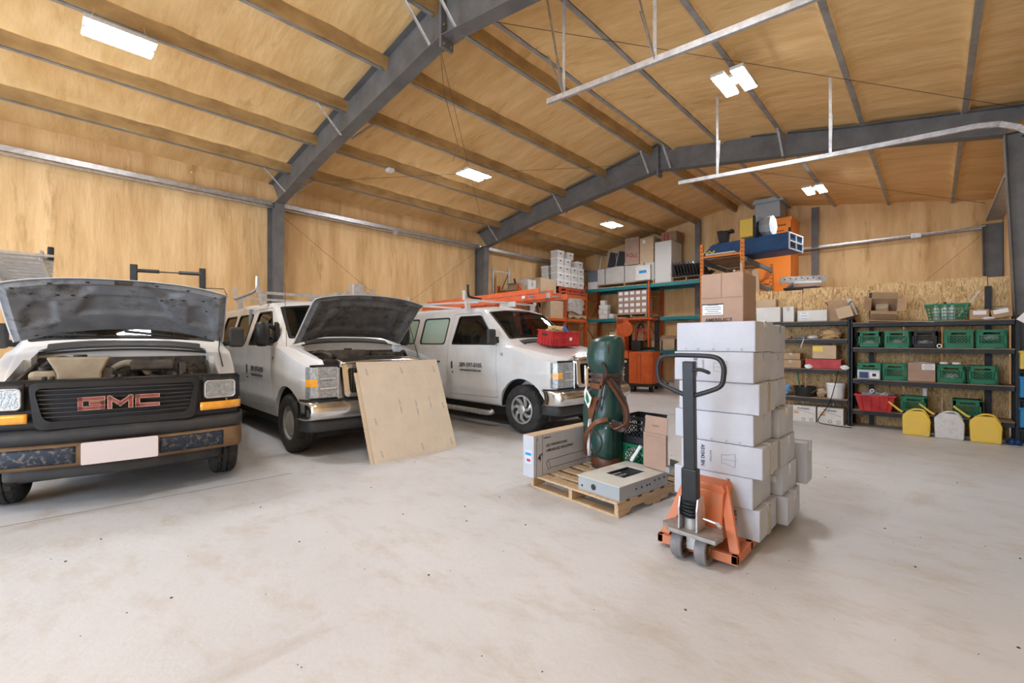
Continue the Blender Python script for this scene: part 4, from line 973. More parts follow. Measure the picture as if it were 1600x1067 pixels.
# ---------------------------------------------------------------- pallet jack
jk = thing('pallet_jack', 'orange pallet jack with a tall black steering handle under the white cartons', 'pallet jack', (3.0, 1.17, 0), 0)
for y in (-.078, .078):
    w_ = bpy.data.objects.new('steering_wheel', None); COL.objects.link(w_); w_.parent = jk; w_.location = (.0, y, .10)
    MB().lathe([(.074, -.034), (.094, -.036), (.0995, -.030), (.1, 0), (.0995, .030), (.094, .036), (.074, .034), (.066, .024), (.066, -.024)], 48, 'Y', closed=True).build('tread', mat('jack_wheel', (.15, .145, .15), .6, .2, col2=(.26, .25, .255), nscale=9), w_, smooth=True)
    g = MB(); g.lathe([(.07, -.012), (.07, .012), (.02, .012), (.02, -.012)], 32, 'Y', closed=True)
    g.lathe([(.028, -.034), (.028, .034), (.012, .036), (.012, -.036)], 20, 'Y', closed=True); g.build('hub', RUST, w_, smooth=True)
g = MB(); g.cyl((0, -.11, .10), (0, .11, .10), .014, 12); g.b2((-.03, -.03, .08), (.03, .03, .20)); g.build('axle', GALV, jk)
g = MB(); g.lathe([(.0, .195), (.11, .195), (.11, .215), (.0, .215)], 32, 'Z', c=(.0, 0, 0)); g.prism([(-.13, -.19), (-.02, -.20), (.09, -.16), (.09, .16), (-.02, .20), (-.11, .12)], .192, .218, 'Z'); g.build('swivel_plate', mat('worn_steel', (.27, .255, .24), .5, .5, col2=(.40, .37, .34), nscale=9), jk, bevel=.004)
WS = MATS['worn_steel']
g = MB(); g.lathe([(.055, .21), (.055, .30), (.048, .31), (.048, .36), (.038, .37), (.038, .42), (0, .42)], 28, 'Z'); g.build('pump_cylinder', WS, jk, smooth=True)
g = MB()
for k in range(5): g.lathe([(.040, .30 + k * .022), (.052, .305 + k * .022), (.052, .313 + k * .022), (.04, .318 + k * .022)], 24, 'Z', c=(-.045, .0, 0))
g.build('pump_spring', BLACKP, jk, smooth=True)
g = MB()
for s in (-1, 1): g.prism([(-.09, .22), (.05, .22), (.05, .34), (.02, .43), (-.07, .43), (-.09, .36)], s * .058 - .006, s * .058 + .006, 'Y')
g.build('pump_bracket', GALV, jk, bevel=.003)
g = MB(); g.cyl((-.02, -.075, .30), (-.02, -.16, .29), .008, 10); g.cyl((-.02, -.16, .29), (-.04, -.19, .28), .012, 10); g.build('release_pedal', GALV, jk)
# handle
hb = Vector((-.03, 0, .36)); ht = Vector((-.075, -.005, 1.36)); dn = (ht - hb).normalized()
g = MB(); g.bar(hb + dn * .06, ht - dn * .04, .075, .05, up=(1, 0, 0)); g.build('handle_shaft', BLACKP, jk, bevel=.006)
g = MB(); g.bar(hb - dn * .02, hb + dn * .26, .105, .065, up=(1, 0, 0)); g.build('handle_socket', BLACKP, jk, bevel=.01)
wv = [(-.0, 0), (-.09, -.001), (-.16, -.008), (-.198, -.03), (-.215, -.075), (-.213, -.13), (-.205, -.172), (-.18, -.20), (-.12, -.228), (-.035, -.26)]
for s in (-1, 1): 
    pth = smooth_path([ht + Vector((0, s * a, 0)) * 1 + dn * b for a, b in wv], 4)
    MB().tube(pth, .0155, 10).build('handle_loop', BLACKP, jk, smooth=True)
MB().tube(smooth_path([ht + Vector((-.02, -.03, 0)) - dn * .095, ht + Vector((-.02, -.08, 0)) - dn * .09, ht + Vector((-.02, -.14, 0)) - dn * .11], 4), [.012] * 8 + [.007], 8).build('release_lever', BLACKP, jk, smooth=True)
# chassis
g = MB(); g.b2((.04, -.265, .035), (.37, -.225, .09)); g.b2((.04, .225, .035), (.37, .265, .09)); g.b2((.04, -.265, .035), (.075, .265, .09)); g.b2((.33, -.265, .035), (.37, .265, .09)); g.b2((.04, -.265, .03), (.37, .265, .038)); g.build('base_frame', JACK, jk, bevel=.004)
for s in (-1, 1):
    g = MB(); poly = [(.06, .085), (.36, .085), (.36, .12), (.27, .42), (.19, .44)]
    M_ = MB(); M_.bar((.10, s * .235, .08), (.24, s * .12, .46), .062, .035, up=(1, 0, 0)); M_.build('side_brace', JACK, jk, bevel=.004)
g = MB(); g.prism([(.12, .12), (.30, .10), (.34, .44), (.20, .47), (.16, .42)], -.14, .14, 'Y'); g.build('lift_housing', JACK, jk, bevel=.012, seg=3)
g = MB(); g.prism([(-.15, .43), (.15, .43), (.13, .475), (-.13, .475)], .17, .36, 'X'); g.build('housing_cap', JACK, jk, bevel=.01)
for s in (-1, 1):
    fk = MB().b2((.34, s * .185 - .075, .055), (1.45, s * .185 + .075, .083)).b2((.34, s * .185 - .075, .03), (1.42, s * .185 - .07, .06)).b2((.34, s * .185 + .07, .03), (1.42, s * .185 + .075, .06)).build('fork', JACK, jk, bevel=.003)
    for q in (-.035, .035): MB().cyl((1.25 + q, s * .185 - .04, .0375), (1.25 + q, s * .185 + .04, .0375), .0372, 20).build('load_roller', WS, fk)

# ---------------------------------------------------------------- wooden pallet and its load
PR = R(-7)
pm = Matrix.Rotation(PR, 3, 'Z'); pc = Vector((3.91, 2.34, 0))
pallet('wooden_pallet', 'light wooden pallet on the floor under the golf bag', tuple(pc), PR, 1.15, 1.06)
def onp(a, b, z=.13): v = pm @ Vector((a, b, 0)) + pc; return (v.x, v.y, z)
t = thing('light_fixture_carton', 'long flat white carton printed 4\' at the left edge of the pallet', 'box', (3.935, 2.857, .131), R(-3)) 
MB().box((0, 0, .20), (1.25, .145, .40)).build('carton_body', CWHITE, t, bevel=.004)
MB().b2((-.624, -.071, .4005), (.624, .071, .4035)).build('lid_flap', CARDL, t)
F = lambda x, z, s, b, nm='lettering', m=INK, sx=1, al='LEFT': text(b, s, m, t, (x, -.0745, z), (R(90), 0, 0), nm, .0004, sx, al)
F(-.57, .18, .10, "4'"); F(-.45, .285, .036, 'LED WRAPAROUND'); F(-.45, .235, .036, 'LUMINAIRE DEL ENVELOPPANT', sx=.85); F(-.49, .365, .018, 'COMMERCIAL'); F(-.58, .36, .04, "4'", sx=.5)
def lines(pts, w=.004, closed=True, y=-.0735):
    g = MB(); n = len(pts)
    for k in range(n if closed else n - 1): a, b = pts[k], pts[(k + 1) % n]; g.bar((a[0], y, a[1]), (b[0], y, b[1]), w, .001, up=(0, 1, 0))
    return g
g = lines([(-.50, .0), (-.50, .4)], .003, False); g.add(*(lambda q: (q.v, q.f))(lines([(-.585, .0), (-.585, .4)], .003, False))); g.add(*(lambda q: (q.v, q.f))(lines([(.6, .14), (-.42, .14), (-.38, .055), (.6, .055)], .0035, False)))
g.add(*(lambda q: (q.v, q.f))(lines([(-.42, .14), (-.45, .115), (-.41, .04), (-.38, .055)], .0035, False))); g.build('line_drawing', INK, t)
g = MB(); g.b2((-.6272, -.05, .13), (-.6255, .04, .26)); g.build('product_picture', mat('label_bluewhite', (.55, .62, .72), .6), t)
MB().b2((-.6278, -.03, .15), (-.6262, .02, .175)).build('picture_accent', RCRATE, t); MB().b2((-.6278, -.04, .21), (-.6262, .035, .235)).build('picture_accent', BRBLUE, t)
# golf bag
gb = thing('golf_bag', 'green leather golf bag with brown straps and a closed rain hood', 'golf bag', onp(.20, .20), R(-20))
def sup(cx, cy, rx, ry, z, n=28, e=0):
    return [(cx + rx * cos(a) , cy + ry * sin(a), z) for a in [2 * pi * k / n for k in range(n)]]
def skin(name, m, rings, parent, wob=0, cap=True):
    n = len(rings[0]); g = MB(); vs = []
    for i, r_ in enumerate(rings):
        for k, p in enumerate(r_):
            q = 1 + wob * sin(k * 1.9 + i * .7) * sin(i * 1.3 + k * .5); cx = sum(v[0] for v in r_) / n; cy = sum(v[1] for v in r_) / n
            vs.append((cx + (p[0] - cx) * q, cy + (p[1] - cy) * q, p[2]))
    fs = [(i * n + k, i * n + (k + 1) % n, (i + 1) * n + (k + 1) % n, (i + 1) * n + k) for i in range(len(rings) - 1) for k in range(n)]
    if cap: fs += [tuple(range(n))[::-1], tuple((len(rings) - 1) * n + k for k in range(n))]
    return g.add(vs, fs).build(name, m, parent, smooth=True)
# local axes: -x faces the camera, +y is left in the photo; bag leans slightly
gb.scale = (1.07, 1.07, 1)
skin('bag_body', LGREEN, [sup(0, 0, .138, .148, .05), sup(0, 0, .145, .155, .12), sup(0, .0, .155, .165, .4), sup(0, 0, .15, .16, .7), sup(0, 0, .13, .14, .86), sup(0, 0, .128, .138, .90)], gb, .012)
skin('base', LDARK, [sup(0, 0, .13, .14, 0), sup(0, 0, .145, .155, .01), sup(0, 0, .145, .155, .05)], gb)
skin('base_band', LBROWN, [sup(0, 0, .146, .156, .045), sup(0, 0, .148, .158, .06), sup(0, 0, .148, .158, .12), sup(0, 0, .144, .154, .13)], gb)
skin('collar', LDARK, [sup(0, 0, .138, .148, .88), sup(0, 0, .148, .158, .90), sup(0, 0, .15, .16, .93), sup(0, 0, .144, .154, .94), sup(0, 0, .15, .16, .955), sup(0, 0, .148, .158, .985), sup(0, 0, .14, .15, 1.0)], gb)
skin('rain_hood', LGREEN, [sup(0, 0, .142, .150, .985), sup(-.003, 0, .16, .17, 1.03), sup(-.01, .005, .178, .188, 1.10), sup(-.01, .01, .175, .192, 1.18), sup(0, .005, .165, .185, 1.26), sup(.0, -.01, .15, .165, 1.32), sup(.02, -.02, .11, .13, 1.365), sup(.03, -.03, .03, .05, 1.385)], gb, .035)
MB().tube([(-.02 + .145 * cos(a) * .6, .16 * cos(a), 1.20 + .165 * sin(a)) for a in [R(k) for k in range(0, 181, 15)]], .006, 6).build('hood_zip', LDARK, gb, smooth=True)
# big side pocket towards the left and the ball pocket in front
skin('side_pocket', LGREEN, [sup(-.02, .12, .03, .05, .13), sup(-.03, .12, .10, .11, .20), sup(-.03, .135, .115, .135, .36), sup(-.03, .14, .12, .14, .55), sup(-.025, .13, .11, .13, .70), sup(-.02, .10, .09, .10, .80), sup(-.01, .06, .05, .06, .87)], gb, .02)
skin('ball_pocket', LGREEN, [sup(-.10, -.10, .05, .09, .13), sup(-.13, -.11, .085, .115, .18), sup(-.14, -.11, .095, .125, .30), sup(-.13, -.11, .09, .12, .42), sup(-.11, -.10, .06, .10, .50), sup(-.09, -.08, .02, .05, .54)], gb, .03)
MB().tube([(-.232 + .02 * cos(2 * a), -.11 + .085 * cos(a), .32 + .11 * sin(a)) for a in [2 * pi * k / 24 for k in range(24)]], .005, 6, closed=True).build('pocket_zip', LDARK, gb, smooth=True)
def strapband(name, pts, w, m=LBROWN, up=(-1, 0, 0), th=.010, par=None):
    P = smooth_path(pts, 6); g = MB(); rings = []
    for i, p in enumerate(P):
        a = P[max(0, i - 1)]; b = P[min(len(P) - 1, i + 1)]; d = (b - a).normalized(); u = Vector(up); r_ = d.cross(u).normalized(); nn = r_.cross(d)
        rings.append([p + r_ * w / 2 + nn * th / 2, p - r_ * w / 2 + nn * th / 2, p - r_ * w / 2 - nn * th / 2, p + r_ * w / 2 - nn * th / 2])
    vs = [v for q in rings for v in q]; n = len(rings)
    return MB().add(vs, [(i * 4 + k, i * 4 + (k + 1) % 4, (i + 1) * 4 + (k + 1) % 4, (i + 1) * 4 + k) for i in range(n - 1) for k in range(4)] + [(0, 1, 2, 3), ((n - 1) * 4 + 3, (n - 1) * 4 + 2, (n - 1) * 4 + 1, (n - 1) * 4)]).build(name, m, par or gb, smooth=True)
strapband('collar_strap', [(-.155, .06, .87), (-.162, .0, .865), (-.15, -.09, .86)], .055)
g = MB(); g.prism([(.12, .78), (.02, .74), (-.12, .76), (-.05, .70), (.02, .50), (.06, .46), (.08, .56)], -.166, -.155, 'X')
g.build('leather_yoke', LBROWN, gb, bevel=.003)
strapband('front_strap', [(-.16, .13, .12), (-.19, .10, .22), (-.235, .02, .36), (-.24, -.06, .45), (-.22, -.14, .52), (-.14, -.19, .545)], .045)
strapband('shoulder_strap', [(-.10, -.15, .93), (-.06, -.20, .86), (-.02, -.27, .72), (-.02, -.31, .58), (-.04, -.29, .48), (-.12, -.21, .50)], .10, LDARK, up=(-1, .3, 0), th=.02)
strapband('shoulder_strap_edge', [(-.115, -.15, .93), (-.078, -.24, .80), (-.045, -.335, .64), (-.055, -.335, .52), (-.10, -.25, .46), (-.14, -.21, .50)], .014, LBROWN, up=(-1, .3, 0), th=.022)
strapband('top_strap', [(-.13, -.08, 1.06), (-.15, -.13, 1.10), (-.14, -.17, 1.0), (-.16, -.14, .86), (-.18, -.12, .70), (-.20, -.10, .62), (-.17, -.06, .70)], .022, LDARK)
strapband('top_strap', [(-.14, -.12, .98), (-.17, -.15, .94), (-.18, -.14, .88)], .03, LBROWN)
g = MB(); g.tube([(-.175, .085, 1.04), (-.185, .075, .86)], [.016, .02], 12); g.build('wooden_handle', PALW, gb, smooth=True)
g = MB(); g.cyl((-.185, .075, .86), (-.19, .07, .82), .008, 8); g.build('handle_ferrule', GALV, gb)
g = MB(); g.prism([(.075, .84), (.10, .79), (.085, .70), (.03, .63), (.01, .66), (-.02, .74), (.04, .80)], -.20, -.194, 'X'); o = g.build('green_white_tag', PAPER, gb)
MB().prism([(.06, .80), (.07, .73), (.045, .67), (.01, .70), (.03, .76)], -.203, -.2, 'X').build('tag_print', GCRATE, o)
g = MB(); g.prism([(.03, .52), (.055, .35), (.05, .16), (.035, .13), (.02, .2), (.01, .4)], -.2, -.165, 'X'); g.build('folded_umbrella', PAPER, gb, bevel=.004)
g = MB(); g.tube([(-.205, .037, .20), (-.20, .037, .02)], .0025, 6); g.build('umbrella_tip', GALV, gb)
# two milk crates behind the bag, the black one stacked on the green one
crate('milk_crate', 'green milk crate on the wooden pallet, under the black one', 'crate', GCRATE, onp(.43, -.10), PR, .33, .28, 'milk crates')
crate('milk_crate', 'black milk crate stacked on the green one behind the golf bag', 'crate', KCRATE, onp(.43, -.10, .412), PR + R(3), .33, .28, 'milk crates')
v = onp(.15, -.16, .30); 
tag(MB().tube([onp(.17, -.13, .27), onp(.18, -.23, .43)], .017, 12).build('white_tube', PAPER), 'short white tube leaning beside the green milk crate', 'tube')
# electrical panel box
ep = thing('electrical_panel', 'grey steel electrical panel box lying flat at the front corner of the pallet', 'electrical panel', onp(-.19, -.30), PR)
g = MB(); a, b, h = .36, .225, .115
for (p, q) in (((-a, -b, 0), (a, b, .003)), ((-a, -b, 0), (-a + .003, b, h)), ((a - .003, -b, 0), (a, b, h)), ((-a, -b, 0), (a, -b + .003, h)), ((-a, b - .003, 0), (a, b, h))): g.b2(p, q)
g.build('enclosure', METG, ep)
hm = Matrix.Rotation(R(1.2), 3, 'Y')
g = MB(); o_ = [(-a - .01, -b - .008), (a + .01, -b - .008), (a + .01, b + .008), (-a - .01, b + .008)]; i_ = [(-.13, -.10), (.20, -.10), (.20, .10), (-.13, .10)]
vs = [(x, y, h + .004) for x, y in o_ + i_] + [(x, y, h + .010) for x, y in o_ + i_]
g.add(vs, [(0, 1, 5, 4), (1, 2, 6, 5), (2, 3, 7, 6), (3, 0, 4, 7), (8, 12, 13, 9), (9, 13, 14, 10), (10, 14, 15, 11), (11, 15, 12, 8), (0, 8, 9, 1), (1, 9, 10, 2), (2, 10, 11, 3), (3, 11, 8, 0), (4, 5, 13, 12), (5, 6, 14, 13), (6, 7, 15, 14), (7, 4, 12, 15)])
g.build('cover', METL, ep)
MB().b2((-.13, -.10, .03), (.20, .10, .06)).build('interior', ENGK, ep)
for k in range(5): MB().b2((-.11 + k * .06, -.07, .06), (-.07 + k * .06, .07, .115)).build('breaker', BLACKP, ep, bevel=.004)
for k in range(2): MB().b2((-.12, -.04 + k * .06, .115), (.0, -.02 + k * .06, .125)).build('bus_bar', GALV, ep)
g = MB().cyl((-a - .001, .05, .055), (-a - .003, .05, .055), .026, 20); g.build('knockout', INK, ep)
MB().cyl((-a - .001, .18, .04), (-a - .003, .18, .04), .010, 16).build('knockout', INK, ep)
for x in (-.13, -.05, .03, .07, .15, .22, .30): MB().cyl((x, -b - .001, .06 + (.02 if x > .1 else 0)), (x, -b - .003, .06 + (.02 if x > .1 else 0)), .009, 12).build('knockout', INK, ep)
x_ = onp(.02, -.36, .262)
t = thing('flattened_carton', 'brown folded cardboard box standing on the electrical panel', 'cardboard', (3.98, 1.90, .262), R(-14))
MB().box((0, 0, .165), (.03, .26, .33)).build('carton_body', CARDP, t, bevel=.003)
MB().bar((.002, 0, .325), (.02, 0, .485), .255, .006, up=(1, 0, 0)).build('flap', CARDP, t)
MB().b2((-.0165, -.129, .30), (-.0152, .129, .303)).build('fold_line', CARDD, t); text('BROWN', .022, CARDD, t, (-.002, .0, .40), (R(84), 0, R(-90)), 'stamp', .0004)
t = thing('metal_bracket', 'loose bent grey metal cover plate beside the folded cardboard', 'metal plate', (4.05, 1.80, .262), R(-20))
MB().b2((-.10, -.10, 0), (.12, .10, .003)).b2((-.10, -.10, 0), (-.097, .10, .05)).b2((.117, -.10, 0), (.12, .10, .06)).build('plate', METG, t)

# ---------------------------------------------------------------- subfloor sheets leaning on the middle van
def sheet(label, x0, x1, yb, yt, L, zlift=0, off=0, th=.018, marks=True, group='subfloor sheets'):
    a = math.atan2(1, 0); t = thing('subfloor_sheet', label, 'wood sheet', ((x0 + x1) / 2, yb, 0.0), R(-1.5), group)
    ang = math.asin((yt - yb) / L); t.rotation_euler = (-ang, 0, R(-1.5)); w = (x1 - x0)
    MB().b2((-w / 2, 0, 0), (w / 2, th, L)).build('sheet_body', PLY, t)
    MB().b2((-w / 2 - .0006, .0012, 0.001), (-w / 2 + .002, th - .0012, L - .001)).build('sheet_edge', PLYE, t); MB().b2((w / 2 - .002, .0012, .001), (w / 2 + .0006, th - .0012, L - .001)).build('sheet_edge', PLYE, t)
    if marks:
        g = MB()
        for i in range(13):
            for j in range(13):
                x = -w / 2 + .05 + i * (w - .1) / 12 + (.02 if j % 2 else 0); z = .05 + j * (L - .1) / 12; g.b2((x - .004, -.0008, z - .0015), (x + .004, .001, z + .0015))
        for i in range(30):
            x = -w / 2 + .04 + i * (w - .08) / 29
            for z in (.025, L - .025): g.b2((x - .006, -.0008, z - .002), (x + .006, .001, z + .002))
        g.build('nail_marks', INKG, t)['kind'] = 'stuff'
        for x, z, s_, n in ((-.12, .6, .020, 16), (.12, .55, .022, 13), (.34, .62, .018, 16)):
            text('- NAIL HERE - ' + '. ' * 6, s_ * 1.25, INKG, t, (x, -.001, z), (R(90), R(90), 0), 'stamp', .0003, sx=1.5)
        for x, z in ((-.50, .10), (-.02 + .1, .10), (.54, .10), (-.50, .5), (-.50, L - .14), (0, L - .14), (.52, L - .14), (.54, .6)):
            text('STUD', .035, INKG, t, (x, -.001, z), (R(90), R(80), 0), 'edge_stamp', .0003)
    return t
sheet('cream printed subfloor sheet leaning on the front of the middle van', 2.76, 3.98, 4.79, 5.26, 1.28)
sheet('second subfloor sheet hidden behind the printed one, its rough edge showing', 2.725, 3.94, 4.81, 5.23, 1.14, marks=False)
bpy.data.objects['subfloor_sheet.001'].location.y = 4.822

# ---------------------------------------------------------------- red crate on the hood of the far van
rc = thing('red_crate', 'red plastic crate full of paper rolls on the hood of the far van', 'crate', (5.98, 4.56, 1.392), R(-12), rot=(R(7), R(0), R(-12)))
g = MB(); a, b, h = .29, .20, .24
for (p, q) in (((-a, -b, 0), (a, b, .01)), ((-a, -b, 0), (-a + .008, b, h)), ((a - .008, -b, 0), (a, b, h)), ((-a, -b, 0), (a, -b + .008, h)), ((-a, b - .008, 0), (a, b, h))): g.b2(p, q)
for z in (h - .012, h * .55, .03): g.b2((-a - .012, -b - .012, z), (a + .012, -b, z + .014)); g.b2((-a - .012, -b - .012, z), (-a, b + .012, z + .014)); g.b2((a, -b - .012, z), (a + .012, b + .012, z + .014)); g.b2((-a - .012, b, z), (a + .012, b + .012, z + .014))
for k in range(7): x = -a + .04 + k * (2 * a - .08) / 6; g.b2((x - .006, -b - .010, 0), (x + .006, -b, h))
for k in range(5): y = -b + .04 + k * (2 * b - .08) / 4; g.b2((-a - .010, y - .006, 0), (-a, y + .006, h))
g.build('crate_body', RCRATE, rc, bevel=.002)
g = MB(); g.b2((-a - .0135, -.06, .16), (-a - .011, .06, .19)); g.build('hand_hole', INK, rc); MB().b2((.05, -b - .0135, .10), (.10, -b - .011, .15)).build('logo_plate', PAPER, rc)
def roll(name, label, cat, p, q, r, m, inner=True, group=None):
    P, Q = Vector(p), Vector(q); t = thing(name, label, cat, tuple((P + Q) / 2), 0, group); P2, Q2 = P - (P + Q) / 2, Q - (P + Q) / 2
    ax = (Q2 - P2).normalized(); u = ax.orthogonal().normalized(); v = ax.cross(u); n = 20
    vs = [c + (u * cos(2 * pi * k / n) + v * sin(2 * pi * k / n)) * rr for c, rr in ((P2, r), (Q2, r), (Q2, r * .5), (P2, r * .5)) for k in range(n)]
    MB().add(vs, [(i * n + k, i * n + (k + 1) % n, ((i + 1) % 4) * n + (k + 1) % n, ((i + 1) % 4) * n + k) for i in range(4) for k in range(n)]).build('roll_body', m, t, smooth=True); return t
roll('paper_roll', 'kraft paper roll poking out of the red crate, hollow end forward', 'paper roll', (5.93, 4.42, 1.645), (5.86, 4.66, 1.67), .05, KRAFT, group='paper rolls in the red crate')
roll('paper_roll', 'thin kraft roll lying across the left of the red crate', 'paper roll', (5.78, 4.50, 1.65), (5.92, 4.68, 1.68), .035, KRAFT, group='paper rolls in the red crate')
rb = random.Random(5)
g = MB()
def crumple(c, sx, sy, sz, seed, n=14):
    rr = random.Random(seed); g = MB(); vs = []
    for i in range(n + 1):
        for j in range(n):
            th = pi * i / n; ph = 2 * pi * j / n; q = 1 + rr.uniform(-.18, .18)
            vs.append((c[0] + sx * sin(th) * cos(ph) * q, c[1] + sy * sin(th) * sin(ph) * q, c[2] + sz * cos(th) * q))
    return g.add(vs, [(i * n + j, i * n + (j + 1) % n, (i + 1) * n + (j + 1) % n, (i + 1) * n + j) for i in range(n) for j in range(n)])
tag(crumple((0, 0, 0), .14, .12, .05, 3).build('crumpled_paper', KRAFT, loc=(5.86, 4.58, 1.62)), 'crumpled brown paper in the red crate', 'paper')
g = MB(); g.add([(-.06, -.06, 0), (.08, -.05, 0), (.07, .07, 0), (-.05, .06, 0), (-.02, 0, .13), (.0, .02, .16), (.03, 0, .10)], [(0, 1, 6, 4), (1, 2, 5, 6), (2, 3, 4, 5), (3, 0, 4), (4, 6, 5), (0, 3, 2, 1)])
tag(g.build('blue_cloth', BAGBLUE, loc=(6.10, 4.52, 1.60)), 'peaked blue cloth in the right end of the red crate', 'cloth')

# ---------------------------------------------------------------- roof racks of the vans
def crossbar(van, y, m=GALV, uprights=(.17, .17), w=.95, z=2.13, hook=None):
    MB().b2((-w, y - .025, z + .05), (w, y + .025, z + .09)).build('roof_rack_bar', m, van, bevel=.004)
    for s, h in zip((-1, 1), uprights):
        MB().prism([(s * (w - .12), z - .10), (s * (w - .04), z - .14), (s * (w - .02), z + .05), (s * (w - .12), z + .05)], y - .03, y + .03, 'Y').build('rack_foot', m, van, bevel=.004)
        if h: MB().b2((s * w - .02, y - .03, z + .06), (s * w + .02, y + .03, z + .09 + h)).build('rack_stop', m, van, bevel=.004)
crossbar(van2, -1.35, uprights=(.18, .20)); crossbar(van2, -2.6, uprights=(.18, .16))
MB().tube(smooth_path([(.93, -2.7, 2.19), (.95, -1.9, 2.20), (.96, -1.45, 2.22), (.96, -1.33, 2.26), (.96, -1.31, 2.44)], 6), .026, 10).build('rack_rail', GALV, van2, smooth=True)
MB().b2((-.95, -2.55, 2.28), (-.55, -1.45, 2.36)).b2((-.75, -1.5, 2.22), (-.55, -1.3, 2.46)).build('ladder_clamp', GALV, van2, bevel=.01)
MB().b2((-.30, -2.5, 2.22), (-.22, -1.2, 2.27)).build('clamp_arm', ALU, van2, bevel=.006)
crossbar(van3, -1.40, WHITE, (.12, .14)); crossbar(van3, -3.2, WHITE, (.12, .14))
MB().tube(smooth_path([(.55, -1.40, 2.23), (.80, -1.40, 2.25), (.86, -1.40, 2.30), (.87, -1.40, 2.47)], 6), .022, 10).build('rack_hook', BLACKP, van3, smooth=True)
MB().tube([(.88, -1.1, 2.14), (.90, -3.4, 2.2)], .02, 8).build('rack_rail', WHITE, van3)
MB().b2((-.18, -1.62, 2.12), (-.14, -1.2, 2.22)).build('roof_marker', WHITE, van3, bevel=.006)
def ladder(name, label, p, q, w, m, rungs, rail=.09, th=.03, group=None, up=(0, 0, 1), rm_=None):
    P, Q = Vector(p), Vector(q); t = thing(name, label, 'ladder', tuple(P), 0, group); d = Q - P; side = d.normalized().cross(Vector(up)).normalized()
    for s in (-1, 1): MB().bar(side * s * w / 2, d + side * s * w / 2, th, rail, up=up).build('rail', m, t, bevel=.003)
    for k in range(rungs):
        c = d * ((k + .5) / rungs); MB().cyl(c - side * w / 2, c + side * w / 2, .017, 10).build('rung', rm_ or ALU, t)
    return t
A1 = ladder('extension_ladder', 'long orange fibreglass extension ladder, lower one on the far van rack', (7.05, 9.55, 2.285), (6.62, 5.02, 2.285), .42, LAD, 14, .10)
A2 = ladder('extension_ladder', 'orange ladder section lying on top of the lower ladder of the far van', (7.0, 9.3, 2.395), (6.64, 5.35, 2.395), .38, LAD, 12, .09)
for t_, y_ in ((A1, -4.45), (A2, -3.8)):
    MB().b2((-.66, y_ - .03, -.05), (-.60, y_ + .05, .05)).build('end_cap', ALU, t_, bevel=.004) if t_ is A1 else None
MB().b2((-.675, -3.9, -.02), (-.672, -3.82, .03)).build('rail_sticker', PAPER, A1); MB().b2((-.69, -4.1, -.02), (-.687, -4.04, .02)).build('rail_sticker', BRBLUE, A1)
# step ladder stack on the nearest van, seen from below at the left edge
t = ladder('aluminium_ladder', 'worn aluminium ladder sticking out over the roof of the nearest van', (.03, 9.9, 2.22), (-.16, 6.75, 2.34), .44, ALU, 22, .11, .03)
for k in range(12):
    MB().b2((-.21, -.2 - k * .262, .01 + .0087 * k), (.17, -.33 - k * .262, .035 + .0087 * k)).build('tread', ALU, t).location = (-.05 * (.3 + k * .3) * .25, 0, 0)
MB().box((.10, -3.12, .15), (.05, .10, .14)).build('end_bracket', BLACKP, t, bevel=.01)
# rack of black bars standing on the roof of the nearest van
t = thing('roof_rack_frame', 'black bar headache rack standing behind the hood of the nearest van', 'rack', (1.55, 9.35, 2.05), R(-20)); t.scale = (1, 1, .84)
for x in (-.45, .48): MB().b2((x - .045, -.03, 0), (x + .045, .03, .78)).build('upright', BLACKP, t, bevel=.006)
for z in (.64, .655): pass
MB().tube([(-.45, 0, .66), (.48, 0, .66)], .012, 8).build('cross_bar', BLACKP, t)
for a, b in ((-.42, -.12), (.15, .46)): MB().tube([(a, 0, .665), (b, 0, .665)], .035, 10).build('padded_bar', BLACKP, t)
for z, w in ((.38, .85), (.10, .8), (.22, .78)): MB().tube([(-w, 0, z - .16), (-w + .06, 0, z), (w - .06, 0, z), (w, 0, z - .16)], .009, 8).build('thin_bar', BLACKP, t)
MB().b2((-.62, -.04, 0), (-.53, .0, .40)).build('white_upright', DWHITE, t, bevel=.006)
# ---------------------------------------------------------------- pallet racking
RCY0, RCY1, RCY2, RCY3 = 9.92, 7.30, 4.62, 0
def upright(name, label, x0, x1, y, h, m=ORNG, axis='X', group='rack uprights', foot=0):
    """upright frame: two posts x0..x1 apart and diagonal braces; plane along axis"""
    t = thing(name, label, 'rack upright', (x0, y, 0) if axis == 'X' else (y, x0, 0), 0, group); d = x1 - x0
    P = (lambda a, b, z: (a, b, z)) if axis == 'X' else (lambda a, b, z: (b, a, z))
    for a in (0, d):
        g = MB(); 
        for p, q in (((a - .038, -.038, 0), (a + .038, -.033, h)), ((a - .038, .033, 0), (a + .038, .038, h)), ((a - .038, -.038, 0), (a - .033, .038, h)) if a == 0 else ((a + .033, -.038, 0), (a + .038, .038, h))): g.b2(P(*p), P(*q))
        o = g.build('post', m, t)
        k = MB()
        for i in range(int(h / .1)):
            z = .06 + i * .1; k.b2(P(a - .012, -.0395, z), P(a + .012, -.0378, z + .03)); 
            if a == 0: k.b2(P(-.0395, -.02, z), P(-.0378, -.008, z + .03)); k.b2(P(-.0395, .008, z), P(-.0378, .02, z + .03))
        k.build('slots', ENGK, o)
    z = .25; s = 0
    while z + .9 < h:
        MB().bar(P(0.03, 0, z if s % 2 == 0 else z + .9), P(d - .03, 0, z + .9 if s % 2 == 0 else z), .03, .03).build('brace', m, t); z += .95; s += 1
        MB().bar(P(0.03, 0, z - .03), P(d - .03, 0, z - .03), .03, .03).build('brace', m, t)
    return t
